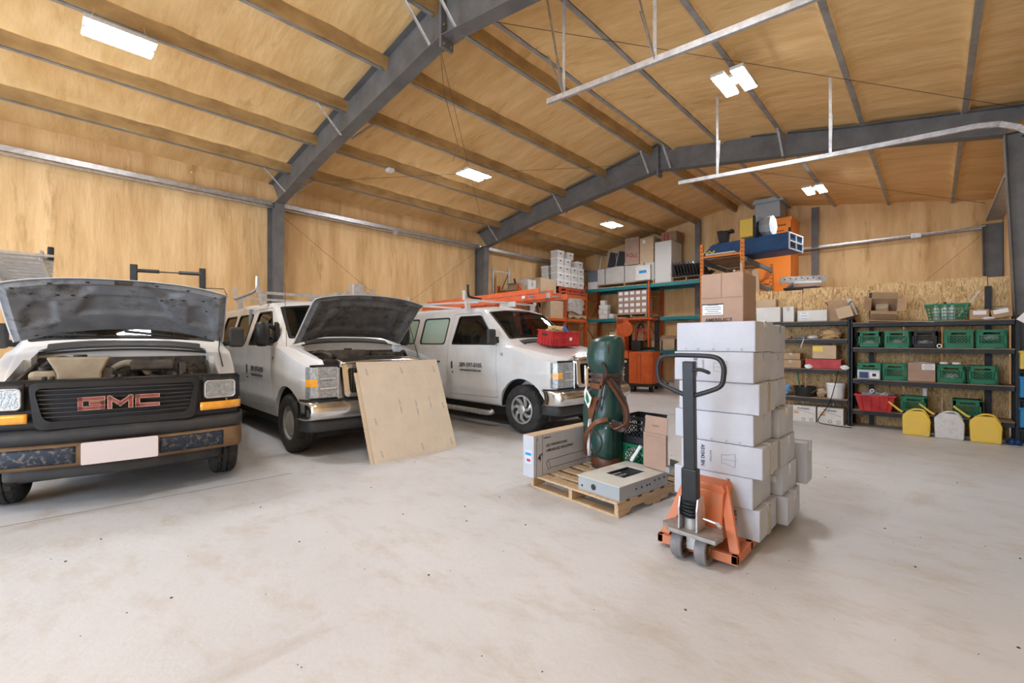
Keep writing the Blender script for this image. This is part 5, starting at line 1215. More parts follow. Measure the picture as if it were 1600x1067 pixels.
def beam(label, p, q, m=TEAL, h=.11, w=.045, group='rack beams'):
    P, Q = Vector(p), Vector(q); t = thing('rack_beam', label, 'rack beam', tuple(P), 0, group); d = Q - P; n = d.normalized()
    MB().bar(Vector((0, 0, 0)), d, w, h).build('beam_body', m, t, bevel=.005)
    for c in (n * .0, d): MB().bar(c - n * .012, c + n * .012, w + .02, h + .08).build('end_plate', m, t)
    return t
ups = []
for y, nm in ((9.98, 'in the far left corner'), (7.30, 'in the middle of the teal-beamed rack'), (4.62, 'at the right end of the teal-beamed rack')):
    upright('rack_upright', 'orange rack upright with punched holes %s' % nm, 14.80, 15.80, y, 3.62 if y > 5 else 3.5)
for z, nm in ((1.10, 'lowest'), (2.24, 'middle'), (3.40, 'top')):
    for (a, b, sd) in ((9.93, 7.35, 'left'), (7.25, 4.67, 'right')):
        beam('teal front rack beam, %s level of the %s bay' % (nm, sd), (14.77, a, z), (14.77, b, z))
        beam('teal rear rack beam against the end wall, %s level of the %s bay' % (nm, sd), (15.83, a, z), (15.83, b, z))
        t = thing('shelf_deck', 'wooden deck of the teal rack, %s level of the %s bay' % (nm, sd), 'shelf board', (15.3, (a + b) / 2, z + .056), 0, 'rack shelf boards')
        for k in range(6): 
            if z > 3 or k % 2 == 0: MB().b2((-.5, (k - 2.5) * .42 - .18, 0), (.5, (k - 2.5) * .42 + .18, .018)).build('board', PALW, t)
TZ = 3.476; MZ = 2.316; LZ = 1.176
# top level of the teal rack
t = thing('storage_tote', 'grey plastic tote on a white carton at the left end of the top teal shelf', 'tote', (15.15, 9.75, TZ + .30))
MB().prism([(-.24, 0), (.24, 0), (.29, .40), (-.29, .40)], -.2, .2, 'X').build('tote_body', GTOTE, t, bevel=.02, seg=3); MB().box((0, 0, .41), (.46, .60, .04)).build('lid', GTOTE, t, bevel=.01)
carton('white_carton', 'white carton under the grey tote on the top teal shelf', 'box', (.4, .44, .295), (15.15, 9.72, TZ), 0, CWARM)
pallet('wooden_pallet', 'wooden pallet under the long wrapped bundle on the top teal shelf', (15.3, 8.28, TZ), 0, .95, 2.3)
t = thing('wrapped_bundle', 'long off-white wrapped bundle with black straps on the top teal shelf', 'bundle', (15.3, 8.28, TZ + .132))
skin('bundle_body', mat('bundle_wrap', (.58, .55, .50), .5, col2=(.50, .47, .42), nscale=5, bump=1, bscale=8), [[(x * 1.0, yy, z) for x, z in rrect(-.45, 0, .45, .62 + .02 * sin(yy * 5), .04)] for yy in [-1.15 + .23 * i for i in range(11)]], t, 0)
for y in (-.78, .0, .82): MB().b2((-.458, y - .012, 0), (-.452, y + .012, .64)).build('strap', INK, t)
carton('white_carton', 'white carton with blue print at the right end of the wrapped bundle', 'box', (.10, .55, .52), (14.78, 7.50, TZ + .135), 0, CWARM)
label_patch(bpy.data.objects['white_carton.%03d' % (len([o for o in bpy.data.objects if o.name.startswith('white_carton')]) - 1)], BRBLUE, (-.057, 0, .30), (.28, .10), 'blue_print')
for i, (y, tl) in enumerate(((9.0, 'left'), (8.62, 'right'))):
    t = thing('framed_panel', 'black framed panel leaning on the wrapped bundle, %s one of two' % tl, 'panel', (15.1, y, TZ + .76), 0, 'leaning framed panels', rot=(R(14), 0, 0))
    MB().b2((0, -.19, .0), (.03, .19, .62)).build('frame', ALU, t, bevel=.004); MB().b2((-.004, -.165, .03), (.0, .165, .59)).build('black_face', INK, t)
t = thing('wire_stand', 'thin bent aluminium tube frame at the left end of the wrapped bundle', 'frame', (15.1, 9.30, TZ + .76))
MB().tube([(0, .2, 0), (0, .12, .50), (0, -.5, .72), (0, -.55, .2)], .012, 8).build('tube_frame', ALU, t)
t = carton('cardboard_box', 'tall kraft box with faded red print, left of the off-white cabinet', 'box', (.85, .56, .98), (15.3, 8.0, TZ + .76), 0, CARDP, 'big boxes on the top teal shelf')
text('ROLL', .2, mat('faded_red', (.30, .05, .05), .8), t, (-.433, .0, .33), (R(90), R(8), R(-90)), 'red_print', .0004)
t = carton('cardboard_box', 'torn kraft box in two halves, touching the off-white cabinet', 'box', (.8, .52, .90), (15.3, 7.44, TZ + .76), 0, CARDL, 'big boxes on the top teal shelf')
label_patch(t, PAPER, (-.408, .10, .76), (.1, .12), 'label', 0)
MB().b2((-.4085, -.26, .44), (-.406, .26, .446)).build('seam_line', CARDD, t)
t = thing('storage_cabinet', 'tall off-white metal cabinet standing on the top teal shelf', 'cabinet', (15.25, 6.80, TZ))
MB().b2((-.42, -.30, 0), (.42, .30, 1.42)).build('cabinet_body', CABW, t, bevel=.006); MB().b2((-.436, -.29, .02), (-.421, .29, 1.40)).build('door', CABW, t, bevel=.004)
for z in (.2, .7, 1.2): MB().b2((-.446, -.27, z), (-.436, -.25, z + .06)).build('hinge', GALV, t)
t = carton('cardboard_box', 'dim kraft box with red stripes behind and above the off-white cabinet', 'box', (.5, .55, .36), (15.35, 6.72, TZ + 1.425), 0, CARDD)
MB().b2((-.257, .12, .05), (-.2545, .17, .3)).b2((-.257, -.0, .05), (-.2545, .05, .3)).build('red_stripes', RCRATE, t)
pallet('wooden_pallet', 'reddish pallet carrying the row of black chairs', (15.25, 5.98, TZ), 0, .95, .95, CARDD)
def chair():
    t = thing('stacking_chair', '', 'chair', (0, 0, 0), 0, 'black stacked chairs on the top teal shelf')
    g = MB().grid(lambda u, v: (lerp(-.21, .21, u), .05 * sin(pi * u) + .08 * v * v, lerp(.05, .46, v)), 8, 6); g.build('backrest', BLACKP, t, smooth=True, solid=.012)
    MB().grid(lambda u, v: (lerp(-.2, .2, u), -.05 - .18 * v, .05 + .12 * v), 6, 4).build('seat', BLACKP, t, smooth=True, solid=.012)
    for s in (-1, 1): MB().tube([(s * .22, -.22, .0), (s * .22, -.02, .06), (s * .22, .09, .5)], .012, 8).build('leg', INK, t)
    return t
c0 = chair(); nm = ['leftmost, touching the off-white cabinet', 'second from the off-white cabinet', 'third from the off-white cabinet', 'fourth from the off-white cabinet', 'middle of the row', 'middle of the row, right of centre', 'fourth from the right', 'third from the right', 'second from the right end', 'rightmost, by the rack upright']
for i in range(10):
    loc = (15.0, 6.34 - i * .102, TZ + .135 - .004 * i)
    if i == 0: c0.location = loc; c0.rotation_euler = (0, R(0), R(0)); c0['label'] = 'black stacked chair shell, ' + nm[0]
    else: dup(c0, loc, 0, 'black stacked chair shell, ' + nm[i])
# middle level
pallet('wooden_pallet', 'wooden pallet under the labelled cartons on the middle teal shelf', (15.25, 7.98, MZ), 0, .95, 1.2)
rows = ['bottom', 'second', 'third', 'top']; colsn = ['far left', 'left', 'middle', 'right', 'far right']
base = None
for r_ in range(4):
    for c_ in range(5):
        loc = (15.05, 8.44 - c_ * .232, MZ + .135 + r_ * .215)
        lb = 'tan carton with a white label, %s row, %s column of the shrink-wrapped load' % (rows[r_], colsn[c_])
        if base is None:
            base = carton('labelled_carton', lb, 'box', (.4, .226, .21), loc, 0, CARDP, 'labelled cartons on the middle teal shelf', tape=False, bulge=.003); label_patch(base, PAPER, (-.203, 0, .11), (.15, .11), 'label')
        else: dup(base, loc, 0, lb)
bb = None
for i, (y, k, nm) in enumerate(((9.3, 0, 'bottom left'), (9.1, 0, 'bottom middle'), (9.32, 1, 'middle left'), (9.12, 1, 'middle right'), (9.3, 2, 'upper left'), (9.1, 2, 'upper right'), (8.86, 0, 'bottom right'), (9.25, 3, 'topmost'))):
    loc = (15.0, y, MZ + k * .175); lb = 'small white package, %s of the pile left of the labelled cartons' % nm
    if bb is None: bb = carton('white_package', lb, 'package', (.25, .18, .172), loc, R(4), CWARM, 'small white packages on the middle teal shelf', tape=False, bulge=.012)
    else: dup(bb, loc, R(random.uniform(-9, 9)), lb)
# big sheets of brown board stand at the back of the right bay
# low level
for i, (y, w, h, m, nm, op) in enumerate(((9.62, .45, .36, CARD, 'brown carton with a round white label at the left end of the lowest teal shelf', 0), (8.74, .34, .62, CARDL, 'narrow tall tan carton behind the reach truck on the lowest teal shelf', 0),
        (7.75, .42, .32, CARD, 'open brown carton left of the rack upright on the lowest teal shelf', 1), (8.32, .34, .26, CARDD, 'small dark carton behind the truck mast on the lowest teal shelf', 0), (7.05, .36, .30, CARDP, 'flapped carton just right of the rack upright on the lowest teal shelf', 1), (6.62, .42, .36, CARDL, 'open carton with raised flaps, second right of the rack upright', 1), (6.1, .42, .40, CARD, 'brown carton third right of the rack upright, beside the white stack', 1))):
    if op: open_box('cardboard_box', nm, 'box', (.4, w, h), (15.05, y, LZ), 0, m, (30, 40, 70, 60), group='boxes on the lowest teal shelf')
    else: carton('cardboard_box', nm, 'box', (.4, w, h), (15.05, y, LZ), 0, m, group='boxes on the lowest teal shelf')
# floor goods right of the truck
for i, (x, y, w, h, m, nm) in enumerate(((14.4, 5.9, .5, .62, METG, 'grey carton standing on the floor right of the reach truck'), (14.0, 5.75, .45, .30, DWHITE, 'low white carton on the floor in front of the grey one'), (14.5, 5.2, .5, .75, DWHITE, 'pale stacked carton on the floor behind the jack handle'), (13.9, 5.1, .5, .35, CWARM, 'low pale carton on the floor seen through the jack handle'))):
    carton('floor_carton', nm, 'box', (.4, w, h), (x, y, 0), R(8 * i), m, group='cartons on the floor by the reach truck')
carton('floor_carton', 'grey carton stacked on the pale one seen through the jack handle', 'box', (.36, .4, .34), (14.5, 5.2, .755), R(5), METG, group='cartons on the floor by the reach truck')

# ---------------------------------------------------------------- racking along the left wall
for x, nm in ((10.65, 'nearest the second steel frame by the left wall'), (13.15, 'between the tan box and the wrapped load by the left wall'), (14.45, 'with an orange face at the corner of the left wall rack')):
    upright('rack_upright', 'orange rack upright %s' % nm, 9.70, 10.60, x, 3.30, ORNG, 'Y')
for z, nm in ((1.10, 'lowest'), (2.22, 'middle'), (3.08, 'top')):
    for a, b, sd in ((10.70, 13.10, 'near'), (13.20, 14.40, 'far')):
        if z > 3 and sd == 'near' or True:
            beam('orange front beam of the left wall rack, %s level, %s bay' % (nm, sd), (a, 9.67, z), (b, 9.67, z), ORNG, .10)
            beam('orange rear beam of the left wall rack, %s level, %s bay' % (nm, sd), (a, 10.63, z), (b, 10.63, z), ORNG, .10)
            t = thing('shelf_deck', 'wooden deck of the left wall rack, %s level, %s bay' % (nm, sd), 'shelf board', ((a + b) / 2, 10.15, z + .052), 0, 'rack shelf boards')
            MB().b2((-(b - a) / 2, -.46, 0), ((b - a) / 2, .46, .018)).build('board', PALW, t)
BZ = 3.152
pallet('red_pallet', 'orange-red pallet under the white file boxes, lower one', (13.55, 10.15, BZ), 0, 1.6, .95, mat('red_wood', (.42, .07, .03), .7), group='red pallets'); pallet('red_pallet', 'orange-red pallet directly below the white file boxes, upper one', (13.55, 10.15, BZ + .132), 0, 1.6, .95, MATS['red_wood'], group='red pallets')
def filebox(label):
    t = thing('file_box', label, 'file box', (0, 0, 0), 0, 'white file boxes stacked below the ceiling')
    MB().box((0, 0, .125), (.38, .30, .25)).build('box_body', CWARM, t, bevel=.006); MB().box((0, 0, .225), (.40, .32, .06)).build('lid', PAPER, t, bevel=.006)
    MB().b2((-.05, -.1535, .13), (.05, -.1505, .165)).build('hand_hole', INK, t); return t
fb = None; k = 0
for layer, xs in ((0, (12.9, 13.32, 13.74, 14.16)), (1, (12.9, 13.32, 13.74, 14.16)), (2, (12.9, 13.32, 13.74, 14.16)), (3, (12.9, 13.36, 14.1)), (4, (12.9, 13.5))):
    for i, x in enumerate(xs):
        for row, y in enumerate((9.88, 10.3)):
            if row and layer >= 3: continue
            if layer == 4 and row == 0: pass
            pos = ['first', 'second', 'third', 'fourth'][i]
            lb = 'white lidded file box, layer %s up, %s from the left%s' % (['one', 'two', 'three', 'four', 'five'][layer], pos, ', back row' if row else '')
            loc = (x + random.uniform(-.02, .02), y, BZ + .265 + layer * .257)
            if loc[2] + .26 > zc(y) - .03: continue
            if fb is None: fb = filebox(lb); fb.location = loc
            else: dup(fb, loc, R(random.uniform(-3, 3)), lb)
t = carton('cardboard_box', 'big tan carton left of the red pallets on the left wall rack', 'box', (.95, .6, .46), (12.15, 10.0, BZ), R(4), CARDL, 'boxes on the left wall rack')
t = carton('white_carton', 'white printed carton left of the big tan carton on the left wall rack', 'box', (.42, .5, .36), (11.42, 10.05, BZ), 0, CWARM, 'boxes on the left wall rack'); label_patch(t, INKG, (0, -.257, .2), (.05, .12), 'print', 0, '-Y')
open_box('cardboard_box', 'low open brown carton with tools sticking out on the left wall rack', 'box', (.42, .4, .16), (10.98, 10.05, BZ), 0, CARD, (80, 80, None, None), group='boxes on the left wall rack')
tag(MB().bar((10.9, 10.0, BZ + .03), (10.80, 10.05, BZ + .36), .03, .05).build('tool_handle', BLACKP), 'dark tool handle sticking out of the low brown carton', 'tool')
tag(MB().bar((11.08, 10.0, BZ + .03), (11.0, 10.05, BZ + .28), .03, .03).build('tool_handle', PALW), 'wooden tool handle sticking out of the low brown carton', 'tool')
t = thing('shelving_frame', 'galvanized shelf frame with punched right post near the second steel frame', 'frame', (10.12, 10.35, BZ - .9))
for a, w in ((-.02, .05), (.70, .09)): MB().b2((a, -.02, 0), (a + w, .02, 1.55 + (.05 if a > 0 else 0))).build('post', GALV, t)
MB().b2((-.02, -.02, 1.46), (.75, .02, 1.49)).build('top_rail', GALV, t); MB().bar((.42, 0, .9), (.70, 0, 1.4), .02, .02).build('brace', ENGM, t)
# wrapped load and tan box at the middle level of the left wall rack
pallet('wooden_pallet', 'wooden pallet under the grey shrink-wrapped load', (13.82, 10.1, 2.292), 0, 1.1, .95)
t = thing('wrapped_load', 'lumpy shrink-wrapped grey load on a pallet by the corner upright', 'wrapped load', (13.82, 10.08, 2.425)); o_ = crumple((0, 0, .33), .60, .50, .42, 12, 18)
o_.v = [(max(-.52, min(.52, x * 1.3)), max(-.44, min(.44, y * 1.3)), max(.0, min(.62, z * 1.1))) for x, y, z in o_.v]; o_.build('load_body', WRAP, t, smooth=True)
MB().b2((-.4, -.36, .01), (.4, .36, .5)).build('inner_cartons', CARD, t)
carton('cardboard_box', 'square tan carton on the middle level of the left wall rack', 'box', (.75, .5, .60), (12.72, 10.0, 2.292), 0, CARDL, 'boxes on the left wall rack')
for i in range(3):
    t = thing('chair_frame', 'chrome chair frame leaning behind the far van windshield, number %s from the left' % ['one', 'two', 'three'][i], 'chair', (11.6 + i * .16, 9.9, 2.292), 0, 'chrome chair frames', rot=(0, R(-18), 0))
    for y in (-.18, .18): MB().tube([(0, y, 0), (0, y, .72), (.05, y, .78)], .013, 8).build('leg', CHROME, t)
    MB().tube([(.05, -.18, .78), (.05, .18, .78)], .013, 8).build('cross_tube', CHROME, t); MB().b2((-.01, -.16, .35), (.02, .16, .70)).build('backrest', BLACKP, t)
for x, w, nm in ((11.2, .6, 'left'), (12.1, .7, 'middle'), (13.8, .8, 'right')):
    carton('cardboard_box', 'dim brown carton on the lowest level of the left wall rack, %s' % nm, 'box', (w, .6, .5), (x, 10.1, 1.172), 0, CARDD, 'boxes on the left wall rack')
0 and ladder('leaning_orange_brace', 'thin orange ladder leaning in the corner behind the upright', (14.9, 10.35, 0), (15.2, 10.1, 3.2), .3, LAD, 9, .05)

# ---------------------------------------------------------------- second orange rack behind the board partition
for x, nm in ((12.0, 'front frame of the tall orange rack with the blue basket'), (14.7, 'rear frame of the tall orange rack with the blue basket')):
    upright('rack_upright', 'orange upright, ' + nm, 3.46, 4.44, x, 3.98 if x < 13 else 3.7, ORNB, 'Y')
for y, nm in ((3.46, 'right'), (4.44, 'left')):
    for z, zn in ((3.52, 'upper'), (2.95, 'lower')):
        beam('blue-grey side beam of the tall orange rack, %s, %s' % (nm, zn), (12.05, y, z), (14.65, y, z), BLUEB, .12)
for z in (3.64, 3.0): beam('orange cross beam of the tall rack at %s height' % ('upper' if z > 3.3 else 'lower'), (12.0, 3.50, z), (12.0, 4.40, z), ORNB, .05)
beam('orange cross beam at the rear of the tall rack', (14.7, 3.50, 3.2), (14.7, 4.40, 3.2), ORNB, .12)
t = thing('shelf_deck', 'dark wooden deck boards of the tall orange rack', 'shelf board', (13.5, 3.95, 3.585), 0, 'rack shelf boards')
for k in range(4): MB().b2((-1.4 + k * .62, -.46, 0), (-.9 + k * .62, .46, .02)).build('board', CARDD, t)
# blue lift basket across the rack
t = thing('lift_basket', 'blue steel lift basket lying across the top of the tall orange rack', 'lift basket', (12.95, 3.45, 3.665), R(-8))
g = MB(); g.b2((-.42, -.98, 0), (.42, 1.25, .06)); g.b2((-.42, -.98, 0), (-.38, .9, .42)); g.b2((.38, -.98, 0), (.42, .9, .42)); g.prism([(.9, 0), (1.25, 0), (1.25, .12), (.9, .42)], -.42, -.38, 'X'); g.build('basket_body', BLUE, t, bevel=.01)
g = MB(); 
for z in (.02, .21, .40): g.b2((-.42, -1.0, z - .015), (.42, -.97, z + .015))
for x in (-.42, 0, .42): g.b2((x - .015, -1.0, 0), (x + .015, -.97, .42))
g.build('white_end_frame', DWHITE, t, bevel=.004); MB().b2((-.40, -.96, .02), (.40, -.94, .40)).build('end_panel', BLUE, t)
t = thing('yellow_machine', 'yellow machine housing with a black edge beside the white faceted lamp', 'machine', (12.62, 3.45, 4.11), R(-8))
MB().b2((-.2, -.16, 0), (.2, .18, .46)).build('housing', YELL, t, bevel=.02, seg=3); MB().b2((-.24, -.24, -.03), (.22, -.16, .50)).build('black_edge', BLACKP, t, bevel=.01)
t = thing('white_faceted_lamp', 'white faceted bowl shape beside the yellow machine on the blue basket', 'lamp', (12.62, 3.02, 4.11), R(-8))
MB().lathe([(.02, .28), (.10, .27), (.19, .19), (.25, .04), (.25, -.08), (.0, -.08)], 8, 'Y', c=(0, -.02, .23)).build('bowl', METG, t)
t = thing('black_machine', 'small black drill-like machine left of the yellow one', 'machine', (12.8, 4.15, 4.02)); MB().b2((-.1, -.12, 0), (.1, .16, .1)).build('base', ENGK, t); g = MB(); g.prism([(-.1, .1), (.1, .1), (.16, .42), (-.14, .42)], -.1, .1, 'X'); g.b2((-.1, -.24, .34), (.1, -.1, .42)); g.build('motor', ENGK, t, bevel=.01); MB().b2((-.105, -.2, .40), (.09, 0, .415)).build('chrome_strip', CHROME, t)
t = thing('black_vise', 'black clamp post at the left end of the blue basket', 'clamp', (12.8, 4.48, 3.73)); MB().b2((-.04, -.03, 0), (.04, .03, .34)).b2((-.06, -.1, .12), (.06, .1, .17)).build('clamp_body', ENGK, t, bevel=.006)
tag(MB().b2((-.25, -.35, 0), (.3, .35, .04)).build('flat_board', CWARM, loc=(12.25, 4.0, 3.68)), 'flat pale board on the left of the tall orange rack', 'board')
tag(MB().tube([(.02 * sin(k * 1.3), .04 * k, .03 * cos(k * 2.1)) for k in range(9)], .02, 8).build('yellow_strap', YELL, loc=(11.98, 4.12, 3.75)), 'coiled yellow strap hanging on the front left of the tall rack', 'strap')
# orange cabinet heater and its grey hood near the end wall
t = thing('orange_cabinet', 'tall orange metal cabinet with vents standing behind the blue basket', 'cabinet', (15.3, 3.42, 2.75))
g = MB(); g.b2((-.42, -.45, 0), (.42, .55, 2.30)); g.build('cabinet_body', ORNB, t, bevel=.012); MB().b2((-.43, -.3, 2.05), (-.42, .5, 2.10)).b2((-.43, -.25, 1.9), (-.42, .5, 1.93)).build('vent_slots', mat('vent_dark', (.35, .09, .02), .7), t); MB().b2((-.43, -.42, 1.85), (-.421, -.36, 1.98)).build('latch', BLACKP, t)
MB().b2((-.43, -.455, .1), (-.42, -.42, 2.2)).build('door_gap', MATS['vent_dark'], t)
t = thing('metal_stand', 'grey steel stand under the tall orange cabinet', 'stand', (15.3, 3.42, 0))
for x in (-.4, .4):
    for y in (-.43, .53): MB().b2((x - .03, y - .03, 0), (x + .03, y + .03, 2.72)).build('leg', FRAME, t)
MB().b2((-.43, -.46, 2.70), (.43, .56, 2.745)).build('top_plate', FRAME, t)
t = thing('ceiling_unit_heater', 'grey sheet metal duct box hanging from the roof above the orange cabinet', 'heater', (15.1, 3.55, 5.07))
g = MB(); g.b2((-.35, -.30, 0), (.35, .35, .45)); g.prism([(-.42, .45), (.42, .45), (.36, .57), (-.36, .57)], -.42, .42, 'X'); g.build('duct_box', METG, t, bevel=.008)
# end of the shelf with pipes and boards right of the rack
0 and beam('dark steel beam running right from the tall orange rack', (13.0, 2.35, 2.85), (15.2, 3.35, 2.95), SHELF, .1)
tag(MB().b2((-.5, -.3, 0), (.5, .3, .05)).build('white_board_stack', PAPER, loc=(13.9, 2.52, 2.93), rot=R(20)), 'stack of white boards on the dark beam right of the rack', 'board')
tag(MB().b2((-.5, -.32, 0), (.5, .3, .09)).build('flat_carton', CARDP, loc=(13.9, 2.52, 2.836), rot=R(20)), 'flat pinkish carton under the white boards', 'box')
t = thing('perforated_rail', 'grey punched steel rail lying above the white boards', 'rail', (13.9, 2.5, 3.0), R(-68)); MB().b2((-.55, -.03, 0), (.5, .03, .17)).build('rail_body', GALV, t)
for k in range(7): MB().cyl((-.45 + k * .13, -.031, .1 + .02 * (k % 2)), (-.45 + k * .13, -.034, .1 + .02 * (k % 2)), .018, 10).build('hole', INK, t)
t = thing('shelf_table', 'steel table carrying the boards right of the tall rack', 'table', (13.9, 2.5, 0)); MB().b2((-.6, -.35, 2.78), (.6, .35, 2.83)).build('table_top', SHELF, t)
for x in (-.55, .55):
    for y in (-.3, .3): MB().b2((x - .02, y - .02, 0), (x + .02, y + .02, 2.78)).build('leg', SHELF, t)
# items peeking over the board partition
pl = [(10.62, 2.86, 3.0, .03, PALW, 'pale wooden plank leaning upright behind the partition')]
tag(MB().bar((10.9, 2.70, 0), (11.05, 2.92, 3.05), .02, .12, up=(0, 1, 0)).build('wood_plank', CARDL), 'pale wooden plank leaning upright behind the partition', 'plank')
for i, (y0, y1, h) in enumerate(((3.75, 3.9, 3.0), (3.6, 3.72, 2.95), (3.42, 3.45, 3.15), (3.25, 3.3, 3.3))):
    tag(MB().cyl((11.3, y0 - .05, 0), (11.35, y1, h), .022, 10).build('white_pipe', DWHITE), 'thin white pipe leaning behind the brown box, %s from the left' % ['first', 'second', 'third', 'fourth'][i], 'pipe', 'leaning white pipes')
carton('cardboard_box', 'large brown carton high in the front of the tall orange rack', 'box', (.5, .42, .48), (12.3, 4.1, 2.66), 0, CARD)
tag(MB().b2((0, 3.5, 2.62), (.9, 4.4, 2.65)).build('rack_board', PALW, loc=(12.02, 0, 0)), 'wooden board carrying the large brown carton in the tall rack', 'board')
beam('orange lower cross beam carrying the board in the tall rack', (12.0, 3.50, 2.58), (12.0, 4.40, 2.58), ORNB, .07)
beam('orange rear cross beam carrying the board in the tall rack', (12.95, 3.50, 2.58), (12.95, 4.40, 2.58), ORNB, .07)
# ---------------------------------------------------------------- reach truck
t = thing('reach_truck', 'orange stand-up reach truck parked in front of the teal rack', 'forklift', (12.15, 6.35, 0), R(8))
# local: -x faces the camera side, +y left in the photo
MB().b2((-.35, -.52, .16), (.40, .50, .24)).build('base_plate', ENGK, t, bevel=.02)
g = MB(); g.prism([(-.30, -.54), (-.36, -.45), (-.38, -.10), (-.36, .14), (.4, .14), (.4, -.54)], .24, 1.16, 'Z'); g.build('battery_cover', JACK if False else ORNG, t, bevel=.03, seg=3)
MB().b2((-.37, .15, .95), (.4, .50, 1.18)).build('dash_cover', ORNG, t, bevel=.03, seg=3)
MB().b2((-.30, .16, .22), (-.1, .48, .96)).build('operator_panel', ENGK, t, bevel=.01)
MB().b2((-.306, .30, .62), (-.30, .40, .78)).build('instruction_label', PAPER, t); MB().b2((-.306, .22, .84), (-.30, .28, .90)).build('instruction_label', PAPER, t)
for a in (-.22, -.12): MB().b2((-.395, a - .006, .35), (-.37, a + .006, 1.1)).build('cover_rib', mat('vent_dark2', (.45, .10, .02), .6), t)
MB().b2((-.32, -.52, 1.0), (-.28, -.32, 1.12)).build('corner_box', ENGK, t, bevel=.01)
MB().b2((.26, .40, .9), (.38, .56, 2.12)).build('guard_post', ORNG, t, bevel=.02); MB().b2((-.25, .30, .9), (-.1, .56, 2.12)).build('front_post', ORNG, t, bevel=.03)
MB().b2((-.25, .18, 1.95), (.38, .56, 2.13)).build('guard_corner', ORNG, t, bevel=.02)
g = MB(); g.b2((-.25, -.50, 2.08), (.38, .56, 2.13)); g.build('overhead_guard', ORNG, t, bevel=.01)
for k in range(5): MB().b2((-.2, -.42 + k * .14, 2.05), (.36, -.40 + k * .14, 2.08)).build('guard_bar', ORNG, t)
MB().cyl((-.26, .24, 1.80), (-.32, .24, 1.80), .21, 32).build('round_cover', ORNG, t, bevel=.01)
MB().b2((-.1, -.12, 1.18), (.2, .16, 1.48)).build('console', ENGK, t, bevel=.02); MB().tube(smooth_path([(0, .05, 1.5), (0, .02, 1.75), (-.02, -.14, 1.82), (0, -.24, 1.7), (0, -.22, 1.5)], 5), .035, 10).build('red_hose', RCRATE, t, smooth=True)
MB().tube(smooth_path([(.1, .1, 1.45), (.1, 0, 1.9), (.1, -.1, 1.95), (.1, -.2, 1.6)], 5), .03, 10).build('black_hose', ENGK, t, smooth=True)
for y in (.0, -.28): MB().cyl((-.22, y - .04, .10), (-.22, y + .04, .10), .10, 24).build('drive_wheel', ENGK, t) if False else None
MB().cyl((-.25, -.02, .105), (-.25, .12, .105), .105, 28).build('drive_wheel', ENGK, t, bevel=.01); MB().cyl((-.1, -.48, .08), (-.1, -.38, .08), .08, 24).build('caster_wheel', ENGK, t, bevel=.01)
for s in (-.42, .42):
    MB().b2((.35, s - .05, .04), (1.5, s + .05, .16)).build('outrigger', ENGK, t, bevel=.01); MB().b2((.42, s - .06, .1), (.54, s + .06, 2.6 if False else 2.2)).build('mast_rail', ENGK, t, bevel=.008)
for z in (1.2, 2.1): MB().b2((.44, -.36, z), (.52, .36, z + .08)).build('mast_cross', ENGK, t)

# ---------------------------------------------------------------- black steel shelving in front of the partition
def shelving(name, label, y0, y1, levels, top, xf=9.6, dep=.46, rear_top=None):
    t = thing(name, label, 'shelving', (xf, 0, 0), 0, 'black steel shelving units')
    for i, y in enumerate((y0, y1)):
        for j, x in enumerate((0, dep)):
            s = 1 if i == 0 else -1; h = (rear_top if (j and rear_top) else top)
            g = MB(); g.b2((x, y, 0), (x + .003, y + s * .05, h)); g.b2((x, y, 0), (x + .045, y + s * .003, h)) if j == 0 else g.b2((x - .045, y, 0), (x, y + s * .003, h))
            o = g.build('post', SHELF, t)
            if j == 0:
                k = MB()
                for q in range(int(h / .045)): k.prism([(y + s * .018, .02 + q * .045), (y + s * .032, .02 + q * .045), (y + s * .029, .045 + q * .045), (y + s * .021, .045 + q * .045)], -.0012, .0, 'X')
                k.build('keyholes', INK, o)
    for z in levels:
        for x in (0, dep - .03): MB().b2((x - .002, y0, z - .065), (x + .03, y1, z)).build('shelf_beam', SHELF, t, bevel=.003)
        for y in (y0, y1): MB().b2((0, y - .012, z - .065), (dep, y + .012, z)).build('side_beam', SHELF, t, bevel=.003)
        MB().b2((0, y0, z), (dep, y1, z + .012)).build('shelf_board', CARDD, t)
    return t
BL = [.28, .80, 1.335, 1.76]; AL = [.43, .95, 1.48, 1.80]
shelving('steel_shelving', 'right black steel shelving unit holding milk crates, against the board wall', 1.02, -.84, BL, 1.83)
shelving('steel_shelving', 'left black steel shelving unit beside the white carton stack', 2.95, 1.09, AL, 1.86)
for y in (.80, -.60): tag(MB().b2((10.02, y - .035, .0), (10.08, y + .035, 2.30)).build('wall_post', SHELF), 'black post rising behind the right shelving unit, %s one' % ('left' if y > 0 else 'right'), 'post')
sx = 9.78
# green and black milk crates
cr = [(.80, 1.347, 0, GCRATE, 'green milk crate, far left of the top crate row'), (.44, 1.347, 0, GCRATE, 'green milk crate, second in the top crate row, left of the black one'), (.115, 1.347, 1, KCRATE, 'black milk crate in the middle of the top crate row'),
      (-.27, 1.347, 0, GCRATE, 'green milk crate right of the black one in the top crate row'), (-.615, 1.347, 0, GCRATE, 'green milk crate at the far right of the top crate row'),
      (.80, .812, 0, GCRATE, 'green milk crate behind the grey printed box on the third shelf'), (.47, .812, 0, GCRATE, 'empty green milk crate left of the brown box on the third shelf'), (-.185, .812, 0, GCRATE, 'green milk crate right of the brown box, white items on top'), (-.525, .812, 0, GCRATE, 'green milk crate at the right end of the third shelf'),
      (.24, .292, 0, GCRATE, 'dim green crate behind the left yellow can on the bottom shelf'), (-.365, .292, 0, GCRATE, 'dim green crate behind the right yellow can on the bottom shelf')]
c0 = None; cb = None
